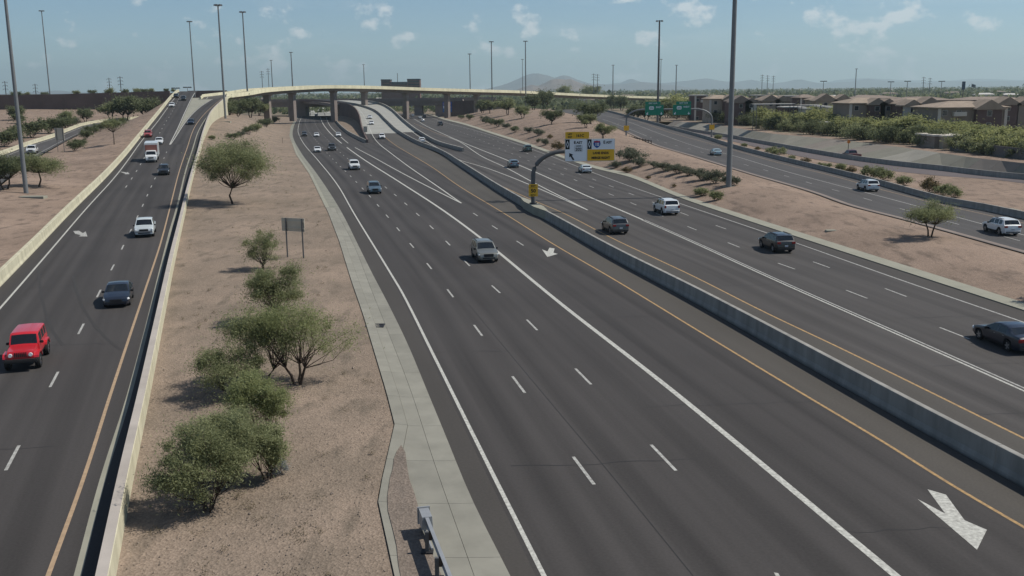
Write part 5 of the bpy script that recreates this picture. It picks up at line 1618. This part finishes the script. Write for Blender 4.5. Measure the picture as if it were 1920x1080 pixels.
bushes([(78,236,16),(30,262,40),(60,258,44),(10,275,46),(92,250,36),(125,240,30),(135,236,26),(150,274,22),(160,262,24),(172,252,24),(187,246,20),(140,283,26),(35,232,26)], 'D',
       "around the small road at far left", "shrubs at far left", (3, 2, 2, 2, 2, 2, 4, 2, 2, 2, 2, 2, 2))

# middle-distance trees: a few kinds, copied
TREE = [tree_me(60 + i, 6.0, 7.0 + .5 * (i % 2), (1.5, 1.8, 1.4, 1.6, 1.5, 2.2)[i], 54, 4600, .27, (lf_dark, lf_olive, lf_pv, lf_pv, lf_pv, lf_olive)[i], stems=2, br=.15, sig=.10) for i in range(6)]
def trees(rows, ter, what, group, adj0="", zfix=None, name="desert_tree", hs=.95):
    for i, (px, py, wpx, kd) in enumerate(rows):
        p = stand(px, py, ter) if zfix is None else G(px, py, zfix)
        k = F_PX / math.hypot(p.y, H)
        s = wpx / k / 7.2
        adj = ("dark", "olive", "yellow-green", "pale yellow-green", "bright green", "open-crowned olive")[kd]
        plant(name, TREE[kd], p, "%s desert tree %s, %s from left" % (adj, what, ORD[i]), "tree", s, group=group, sz=s * hs * random.uniform(.88, 1.12))
trees([(30,226,34,0),(112,250,34,0),(160,229,30,0),(128,236,36,1),(208,226,38,5),(236,226,62,0),(272,221,52,0)], 'D', "in front of the brown wall", "trees at far left")
trees([(405,222,34,0),(425,224,40,0),(448,222,44,0),(470,219,44,0),(486,216,36,1)], 'A', "under the start of the flyover", "trees under the flyover", zfix=5.0)
trees([(905,212,30,0),(918,213,28,5),(952,216,36,5),(980,222,32,1),(1035,233,36,0),(1108,232,48,0),(1098,240,34,1),(1130,263,36,5),(1000,206,36,0),(1022,205,40,0)], 'B', "on the mound beside the receding highway", "trees on the right mound")
trees([(1148,205,30,0),(1166,207,34,0),(1192,226,40,0),(1212,226,40,0),(1238,227,42,0),(1225,214,34,1),(1060,190,36,1),(1110,188,34,1)], 'P', "behind the right frontage barrier", "trees behind the frontage barrier", zfix=1.5)
# the belt in front of the apartments: lower dark hedge trees and tall palo verdes
HEDGE = [tree_me(80 + i, 3.0, 5.0, .25, 34, 2600, .17, (lf_dark, lf_olive, lf_dark)[i], stems=4, br=.06, sig=.10) for i in range(3)]
rr = random.Random(5)
hb = lambda q: float(np.interp(q, (1250, 1350, 1440, 1565, 1690, 1815, 1920, 1960), (220, 231, 245, 257, 271, 288, 300, 304)))
x = 1250; i = 0
while x < 1940:
    p = G(x, hb(x) + rr.uniform(-3, 1.5) - (7 if x > 1700 and rr.random() < .65 else 0), 2.35); k_ = F_PX / math.hypot(p.y, H); kd = rr.randrange(3)
    s_ = rr.uniform(30, 48) * (.9 + (x - 1262) / 1500) / k_ / 5.0
    plant("hedge_shrub", HEDGE[kd], p, "%s hedge shrub in the row above the concrete slope, %s from the left" % (("dark", "olive", "dull green")[kd], ORD[i]), "bush", s_, group="hedge row above the slope", sz=s_ * rr.uniform(.85, 1.2))
    x += rr.uniform(14, 22) * (.9 + (x - 1262) / 1800); i += 1
for rw_, (off_, what) in enumerate(((-5, "in the apartments' front tree row"), (-13, "in the apartments' rear tree row"))):
    row = []; x = 1272 + rw_ * 14
    while x < 1950:
        if not (rw_ == 1 and (1470 < x < 1520 or 1532 < x < 1572)) and not (rw_ == 0 and 1760 < x < 1840):
            row.append((x, hb(x) + off_ + rr.uniform(-2, 2), rr.uniform(52, 78) * (.95 + (x - 1262) / 2400), rr.choice((2, 3, 2, 4))))
        x += rr.uniform(24, 40)
    trees(row, 'P', what, "palo verde belt before the apartments", zfix=2.1, name="palo_verde_tree", hs=.70)
# trees along the skyline at left
for i, (px, py, wpx, Y) in enumerate(((30,181,20,560),(52,179,14,570),(84,178,12,600),(142,175,12,600),(173,174,12,590),(208,174,20,560),(236,173,13,580),(256,172,14,560),(270,172,12,565),(284,171,12,570),(312,170,9,600),(324,170,8,600))):
    p = AT(px, py, Y); k = F_PX / Y
    s = wpx / k / 6.5
    plant("desert_tree", TREE[i % 2], Vector((p.x, p.y, p.z - 3 * s)), "dark treetop on the skyline above the brown wall, %s from left" % ORD[i], "tree", s, group="treetops on the left skyline")

# ------------------------------------------------------------------ apartments and other buildings at right
roofc = mat("tile_roof", (0.33, 0.265, 0.205), 0.9, var=0.25, scale=0.6, detail=6)
roofd = mat("tile_roof_dark", (0.25, 0.20, 0.165), 0.9, var=0.25, scale=0.6, detail=6)
stu = [mat("stucco_%d" % i, c, 0.95, var=0.12, scale=0.4) for i, c in enumerate(((0.25, 0.21, 0.175), (0.36, 0.305, 0.245), (0.13, 0.088, 0.082), (0.55, 0.51, 0.45), (0.40, 0.39, 0.365)))]
m_pane = mat("window_pane", (0.03, 0.035, 0.042), 0.12, spec=0.6)
m_frame = mat("window_frame", (0.40, 0.38, 0.34), 0.7)
m_flat = mat("metal_roof", (0.52, 0.50, 0.46), 0.6, var=0.1, scale=1)
WIN = MB().box(-.62, .62, -.05, .12, -.68, .68).me("window", m_frame)
PANE = MB().box(-.52, .52, -.09, -.06, -.58, .58).me("pane", m_pane)
BALC = MB().box(-1.5, 1.5, -1.1, 0, -.12, .0).box(-1.5, 1.5, -1.1, -1.04, .002, .9).box(-1.5, -1.44, -1.038, 0, .002, .9).box(1.44, 1.5, -1.038, 0, .002, .9).me("balcony", stu[3])
def hip(x0, x1, y0, y1, z0, z1, ov=.6, ridge=.35):
    x0 -= ov; x1 += ov; y0 -= ov; y1 += ov
    ym = (y0 + y1) / 2; r = min((x1 - x0) * ridge, (y1 - y0) * .5)
    V = [(x0, y0, z0), (x1, y0, z0), (x1, y1, z0), (x0, y1, z0), (x0 + r, ym, z1), (x1 - r, ym, z1), (x0, y0, z0 - .25), (x1, y0, z0 - .25), (x1, y1, z0 - .25), (x0, y1, z0 - .25)]
    return V, [(0, 1, 5, 4), (1, 2, 5), (2, 3, 4, 5), (3, 0, 4), (0, 6, 7, 1), (1, 7, 8, 2), (2, 8, 9, 3), (3, 9, 6, 0), (9, 8, 7, 6)]
def gable(x0, x1, y0, y1, z0, z1, ov=.5):
    x0 -= ov; x1 += ov; y0 -= ov
    xm = (x0 + x1) / 2
    V = [(x0, y0, z0), (x1, y0, z0), (xm, y0, z1), (x0, y1, z0), (x1, y1, z0), (xm, y1, z1), (x0, y0, z0 - .3), (x1, y0, z0 - .3), (x0, y1, z0 - .3), (x1, y1, z0 - .3)]
    return V, [(0, 1, 2), (1, 4, 5, 2), (3, 0, 2, 5), (4, 3, 5), (6, 7, 1, 0), (8, 6, 0, 3), (7, 9, 4, 1), (6, 8, 9, 7)]
def apartment(px0, px1, Y, dep, y_eave, y_top, label, wall=0, bays=(), storeys=3, roof='hip', trim=3, rm=None, cols=None):
    x0, x1 = XA(px0, Y, 8), XA(px1, Y, 8)
    cx = (x0 + x1) / 2; hw = (x1 - x0) / 2
    zb = 1.5
    ze = AT((px0 + px1) / 2, y_eave, Y).z - zb; zt = AT((px0 + px1) / 2, y_top, Y + dep / 2).z - zb
    t = thing("apartment_building", (cx, Y, zb), label, "building")
    ob("wall", MB().box(-hw, hw, 0, dep, -1, ze).me("wall", stu[wall]), t)
    rm = rm or roofc
    if roof == 'flat':
        ob("roof", MB().box(-hw - .3, hw + .3, -.3, dep + .3, ze + .01, ze + .5).me("roof", stu[3]), t)
    else:
        V, Fc = hip(-hw, hw, 0, dep, ze + .02, max(zt, ze + 1.2)) if roof == 'hip' else gable(-hw, hw, 0, dep, ze + .02, max(zt, ze + 1.2))
        ob("roof", mesh("roof", V, Fc, rm), t)
    bx = []
    for u, w, mt_ in bays:
        c_ = -hw + u * 2 * hw
        ob("bay", MB().box(c_ - w/2, c_ + w/2, -1.6, -.003, -1, ze - .3).me("bay", stu[mt_]), t)
        V, Fc = gable(c_ - w/2, c_ + w/2, -1.6, dep * .3, ze - .27, ze + .30 * w)
        ob("bay_roof", mesh("bay_roof", V, Fc, rm), t)
        bx.append((c_, w))
    n = cols or max(2, int(hw * 2 / 3.3))
    sh = ze / storeys
    for s in range(storeys):
        for i in range(n):
            x = -hw + (i + .5) * 2 * hw / n
            yy = 0
            for c_, w in bx:
                if abs(x - c_) < w / 2 + .7: yy = None
            if yy is None: continue
            if (i + s) % 5 == 3:
                ob("balcony", BALC, t, (x, -.004, s * sh + sh * .32))
            o = ob("window", WIN, t, (x, 0, s * sh + sh * .55)); ob("pane", PANE, o)
        for c_, w in bx:
            o = ob("window", WIN, t, (c_, -1.6, s * sh + sh * .5)); ob("pane", PANE, o)
    # pale corner pilasters
    for q in (-hw + .35, hw - .35):
        ob("pilaster", MB().box(q - .35, q + .35, -.22, -.002, -1, ze - .05).me("pilaster", stu[trim]), t)
    return t
apartment(1302, 1326, 400, 12, 180, 176, "dark brown flat-roofed apartment block at the left end of the apartments", 2, roof='flat')
apartment(1330, 1376, 370, 13, 185, 178, "tan apartment building with long hip roof, left of the light mast", 1, bays=((.8, 5, 2),))
apartment(1374, 1412, 345, 13, 190, 179, "dark red-brown gabled apartment building right behind the light mast", 2, bays=((.35, 7, 2), (.85, 4, 3)), roof='hip', rm=roofd)
apartment(1416, 1436, 420, 12, 180, 176.5, "narrow dark apartment block in the back row right of the light mast", 0, roof='flat')
apartment(1430, 1474, 355, 12, 187, 178, "tan apartment building with twin gables and balconies in the back row", 1, bays=((.3, 6, 1), (.8, 5, 0)))
apartment(1468, 1506, 430, 12, 181, 176, "brown apartment building with pale flat eaves behind the garages", 0, roof='flat', trim=0)
apartment(1500, 1532, 400, 12, 183, 177, "dark maroon apartment building between two tan gabled ones", 2, rm=roofd)
apartment(1530, 1590, 340, 13, 187, 178.5, "tan gabled apartment building left of the large front buildings", 1, bays=((.25, 7, 1), (.8, 6, 3)))
apartment(1592, 1672, 275, 14, 193, 183, "grey-brown front apartment building with pale tile roof and dark bays", 0, bays=((.60, 4.5, 2), (.86, 4, 0)))
apartment(1668, 1703, 300, 13, 192, 185, "dark recessed apartment wing between the two front buildings", 0, rm=roofd)
apartment(1700, 1754, 262, 14, 195, 184, "maroon front apartment building with a pale stair tower", 2, bays=((.12, 4, 4), (.72, 6, 2)))
apartment(1758, 1888, 238, 15, 201, 189, "widest front apartment building with broad tan roof at right", 0, bays=((.70, 6, 2),))
apartment(1866, 1960, 285, 14, 193, 184, "dark apartment building with gabled roof at the right edge", 2, bays=((.2, 6, 2), (.6, 6, 0)))
apartment(1680, 1790, 380, 14, 188, 181, "far back apartment row with dull brown roofs right of centre", 0, rm=roofd)
apartment(1600, 1690, 420, 14, 184, 179, "far back apartment row behind the grey-brown front building", 2, rm=roofd)
apartment(1800, 1930, 400, 14, 187, 181, "far back apartment row at the right edge", 0, rm=roofd)
# flat-roofed garages among the trees
for i, (a, b_, Y, yt, col) in enumerate(((1471, 1508, 318, 202, 2), (1509, 1520, 310, 205, 3), (1521, 1534, 322, 204, 1), (1536, 1556, 316, 201, 4), (1557, 1568, 310, 203, 3), (1752, 1768, 205, 256, 0), (1769, 1842, 203, 257, 1))):
    x0, x1 = XA(a, Y, 4), XA(b_, Y, 4); zt = AT((a + b_) / 2, yt, Y).z
    t = thing("garage_block", ((x0 + x1) / 2, Y, 1.5), ("dark flat-roofed block, left one among the trees", "pale narrow stair block next to the dark flat-roofed block", "brown block between the pale stair block and the grey one", "grey flat-roofed block among the trees", "pale narrow block right of the grey block", "dark end of the low garage at right", "low tan garage behind the block wall at right")[i], "garage")
    w = (x1 - x0) / 2
    ob("wall", MB().box(-w, w, 0, 9, -1, zt - 1.5).me("wall", stu[col]), t)
    ob("roof", MB().box(-w - .3, w + .3, -.3, 9.3, zt - 1.49, zt - 1.15).me("roof", m_flat if i not in (5, 6) else stu[3]), t)
    if i < 5:
        for q in range(max(1, int(w * 2 / 3.2))):
            o = ob("window", WIN, t, (-w + (q + .5) * 2 * w / max(1, int(w * 2 / 3.2)), 0, (zt - 1.5) * .62)); ob("pane", PANE, o)
# carports: thin pale roofs on posts
for i, (a, b_, Y, yt) in enumerate(((1416, 1490, 300, 195), (1500, 1540, 300, 197), (1546, 1588, 275, 229), (1596, 1618, 268, 234), (1630, 1648, 240, 251), (1670, 1688, 240, 249), (1728, 1748, 232, 246), (1844, 1896, 205, 262), (1906, 1960, 200, 265), (1890, 1915, 225, 248))):
    x0, x1 = XA(a, Y, 4), XA(b_, Y, 4); zt = AT((a + b_) / 2, yt, Y).z
    t = thing("carport", ((x0 + x1) / 2, Y, 1.5), "pale flat carport roof among the trees, %s from the left" % ORD[i], "carport")
    w = (x1 - x0) / 2
    ob("roof", MB().box(-w, w, 0, 5, zt - 1.62, zt - 1.45).me("roof", m_flat), t)
    for q in (-w + .4, w - .4):
        for yy in (.4, 4.6): ob("post", MB().box(q - .08, q + .08, yy - .08, yy + .08, -1, zt - 1.63).me("post", m_poled), t)
# block wall above the slope
Yw = [Yq for Yq in np.arange(60, 200, 1.0) if 1690 < 960 + (PS.off(5.5).p(Yq) - Vector((0, 0, H))).dot(RT) / (PS.off(5.5).p(Yq) - Vector((0, 0, H))).dot(FW) * F_PX < 2100]
bw = ob("block_wall", None, None, None, "dark grey block wall along the top of the concrete slope at right", "wall")
m_blk = mat("block_wall", (0.14, 0.13, 0.125), 0.95, var=0.2, scale=1.0)
Yq = max(min(Yw), 70)
while Yq < max(Yw):
    Yn = min(Yq + 8, max(Yw))
    ob("wall_panel", sweep(PS.off(5.5, 2.4), [(0, -.5), (.25, -.5), (.25, 2.0), (0, 2.0)], Yq + .02, Yn - .02, m_blk, "wall_panel"), bw)
    Yq = Yn

# ------------------------------------------------------------------ hotel on the skyline
Yh = 1150
ht = thing("hotel_building", (XA(750, Yh, 10), Yh, -1), "dark brick hotel with two taller ends above the flyover", "building")
m_brick = mat("hotel_brick", (0.13, 0.085, 0.075), 0.95); m_teal = mat("hotel_top", (0.055, 0.075, 0.085), 0.8)
hx = lambda px: (px - 750) / F_PX * Yh
hz_ = lambda py: AT(750, py, Yh).z + 1
for a, b_, yt in ((716, 733, 148.5), (733, 764, 153.5), (764, 787, 148)):
    ob("wall", MB().box(hx(a), hx(b_) - .05, 0, 16, 0, hz_(yt + 2.2)).me("wall", m_brick), ht)
    ob("roof_storey", MB().box(hx(a) - .2, hx(b_) + .2, -.3, 16.3, hz_(yt + 2.2) + .01, hz_(yt)).me("roof_storey", m_teal), ht)
hw_ = MB().box(-.9, .9, -.12, .05, -.9, .9).me("window", m_pane)
for a, b_, rows in ((718, 732, 4), (735, 763, 3), (766, 786, 4)):
    n = int((b_ - a) / 2.6)
    for i in range(n):
        for r_ in range(rows): ob("window", hw_, ht, (hx(a) + (i + .5) * (hx(b_) - hx(a)) / n, 0, hz_(153.2 if rows == 4 else 157.5) - r_ * 3.3))
ob("antenna", MB().tube([(hx(745), 8, hz_(154)), (hx(745), 8, hz_(137))], .35, 6).me("antenna", m_poled), ht)

# low far buildings beyond the interchange
rr = random.Random(11)
fbm = [mat("far_stucco_%d" % i, c, 0.9) for i, c in enumerate(((.42, .38, .32), (.30, .25, .21), (.52, .50, .46), (.24, .22, .2)))]
for i, px in enumerate(sorted(rr.uniform(430, 1900) for _ in range(46))):
    Y = rr.uniform(760, 1700)
    if 1290 < px and Y < 800: Y += 300
    w, h = rr.uniform(9, 26), rr.uniform(4, 7)
    t = thing("far_building", (XA(px, Y, 0), Y, -.95), "low %s building in the hazy distance, %s from the left" % (("tan", "brown", "pale", "dark")[i % 4], ORD[i]), "building", "low buildings in the far distance")
    ob("wall", MB().box(-w/2, w/2, 0, 10, 0, h).me("wall", fbm[i % 4]), t)
    V, Fc = hip(-w/2, w/2, 0, 10, h + .01, h + 1.6)
    ob("roof", mesh("roof", V, Fc, roofd if i % 3 else m_flat), t)

def post_sign(px, py, ter, h, label, panel=None, name="marker_post", cat="marker"):
    p = stand(px, py, ter); t = thing(name, p, label, cat)
    ob("post", MB().box(-.04, .04, -.04, .04, -.3, h).me("post", m_wood), t)
    if panel is not None:
        sz, mt_ = panel
        ob("panel", MB().prism([(0, -sz), (sz, 0), (0, sz), (-sz, 0)], -.08, -.05, 'y').me("panel", mt_), t, (0, 0, h))
post_sign(530, 268, 'A', 1.6, "thin dark marker post on the dirt left of the gutter curve")
m_orange = mat("sign_orange", (0.72, 0.22, 0.03), 0.5)
p = G(1590, 286, 1.2); t = thing("warning_sign", p, "small orange diamond warning sign on the concrete slope", "road sign")
ob("post", MB().box(-.05, .05, -.05, .05, -.8, 2.2).me("post", m_wood), t)
ob("panel", MB().prism([(0, -.45), (.45, 0), (0, .45), (-.45, 0)], -.1, -.06, 'y').me("panel", m_orange), t, (0, 0, 2.3))
for px, py, ter, w, d, lab in ((423, 228, 'A', 3.4, 1.6, "pale concrete pad around the mast where the flyover begins"), (62, 369, 'D', 3.6, 1.4, "pale concrete kerb around the far left light mast"), (1366, 350, 'B', 1.6, 1.2, "concrete footing of the tallest light mast"), (1558, 433, 'B', 1.1, .8, "small pale slab lying on the right dirt slope"), (1872, 394, 'C', 4.5, 2.2, "pale concrete apron on the dirt at the right edge")):
    p = stand(px, py, ter)
    ob("concrete_pad", MB().box(-w/2, w/2, -d/2, d/2, -.5, .10, .03).me("concrete_pad", m_conc_b), None, p, lab, "concrete pad")
# far vegetation, one mass
def far_green(n, Ya, Yb, smin, smax, mt, seed, pxr=(-100, 2020), hmul=.55):
    rn = np.random.default_rng(seed)
    Y = Ya * (Yb / Ya) ** rn.uniform(0, 1, n); px = rn.uniform(*pxr, n)
    x = (px - 960) / F_PX * Y
    per = 16
    s = rn.uniform(smin, smax, n)
    c = np.stack([x, Y, np.full(n, -.9) + s * hmul * .5], 1)
    C = np.repeat(c, per, 0) + rn.normal(size=(n * per, 3)) * np.repeat(s, per)[:, None] * np.array([.34, .34, .22])
    a = rn.normal(size=(n * per, 3)); a /= np.linalg.norm(a, axis=1, keepdims=True)
    b = rn.normal(size=(n * per, 3)); b -= a * (a * b).sum(1, keepdims=True); b /= np.linalg.norm(b, axis=1, keepdims=True)
    ss = np.repeat(s, per)[:, None] * rn.uniform(.12, .26, (n * per, 1))
    a *= ss; b *= ss
    V = np.stack([C - a, C - b, C + a, C + b], 1).reshape(-1, 3)
    rnd = np.clip(np.repeat(rn.uniform(0, 1, n), per) * .7 + rn.uniform(0, .3, n * per), 0, 1)
    ob("distant_trees", leaf_mesh("distant_trees", V, rnd, mt), None, None, "mass of distant desert trees and scrub out to the horizon", "trees", None, 'stuff')
far_green(2600, 740, 1900, 5, 11, lf_dark, 101)
far_green(4200, 1500, 9000, 7, 16, lf_dark, 102, hmul=.6)

# ------------------------------------------------------------------ stones and dry litter on the dirt
def stones(n, seed):
    rn = np.random.default_rng(seed)
    V = []; Fc = []
    base = [(1,0,0),(0,1,0),(-1,0,0),(0,-1,0),(0,0,.8)]
    while len(Fc) < n * 4:
        Y = 16 * (190 / 16) ** rn.uniform(); t = rn.uniform(.02, .98)
        a, b = AL.x(Y), L1.x(Y); x = a + (b - a) * t
        z = zt_A(x, Y)
        s = rn.uniform(.018, .042) * (1 + (rn.uniform() > .985) * 1.4)
        q = len(V); r0 = rn.uniform(0, 3)
        for k in base:
            c, s_ = math.cos(r0), math.sin(r0)
            V.append((x + (k[0]*c - k[1]*s_) * s * rn.uniform(.7, 1.3), Y + (k[0]*s_ + k[1]*c) * s * rn.uniform(.7, 1.3), z + k[2] * s))
        Fc += [(q, q+1, q+4), (q+1, q+2, q+4), (q+2, q+3, q+4), (q+3, q, q+4)]
    ob("gravel", mesh("gravel", V, Fc, mat("stone", (.30, .245, .20), .95, var=.55, scale=3)), None, None, "loose stones scattered over the dirt strip", "gravel", None, 'stuff')
stones(5200, 5)
rn = np.random.default_rng(31)
C = []
for i in range(170):
    Y = 18 * (180 / 18) ** rn.uniform(); t = rn.uniform(.06, .95)
    x = AL.x(Y) + (L1.x(Y) - AL.x(Y)) * t
    r0 = rn.uniform(.10, .34)
    C.append(np.array([x, Y, zt_A(x, Y)]) + np.abs(rn.normal(size=(46, 3))) * np.array([0, 0, .10]) + rn.normal(size=(46, 3)) * np.array([r0, r0, 0]) * .6)
C = np.concatenate(C)
V, rnd = leaves(C, .055, rn, .18, rn.uniform(0, 1, len(C)))
ob("dry_grass", leaf_mesh("dry_grass", V, rnd, leafmat("leaf_straw", (.10, .085, .055), (.17, .145, .09), (.26, .22, .14))), None, None, "sparse dry grass tufts on the dirt strip", "grass", None, 'stuff')

# ------------------------------------------------------------------ haze
hm = bpy.data.materials.new("haze"); hm.use_nodes = True
ht_ = hm.node_tree; ht_.nodes.clear()
ho = ht_.nodes.new("ShaderNodeOutputMaterial"); hv = ht_.nodes.new("ShaderNodeVolumePrincipled")
hv.inputs['Color'].default_value = (0.70, 0.90, 0.96, 1); hv.inputs['Density'].default_value = 0.00008; hv.inputs['Anisotropy'].default_value = 0.25
ht_.links.new(hv.outputs[0], ho.inputs['Volume'])
ob("haze", MB().box(-27000, 27000, -100, 27000, -2, 620).me("haze", hm), kind='stuff')
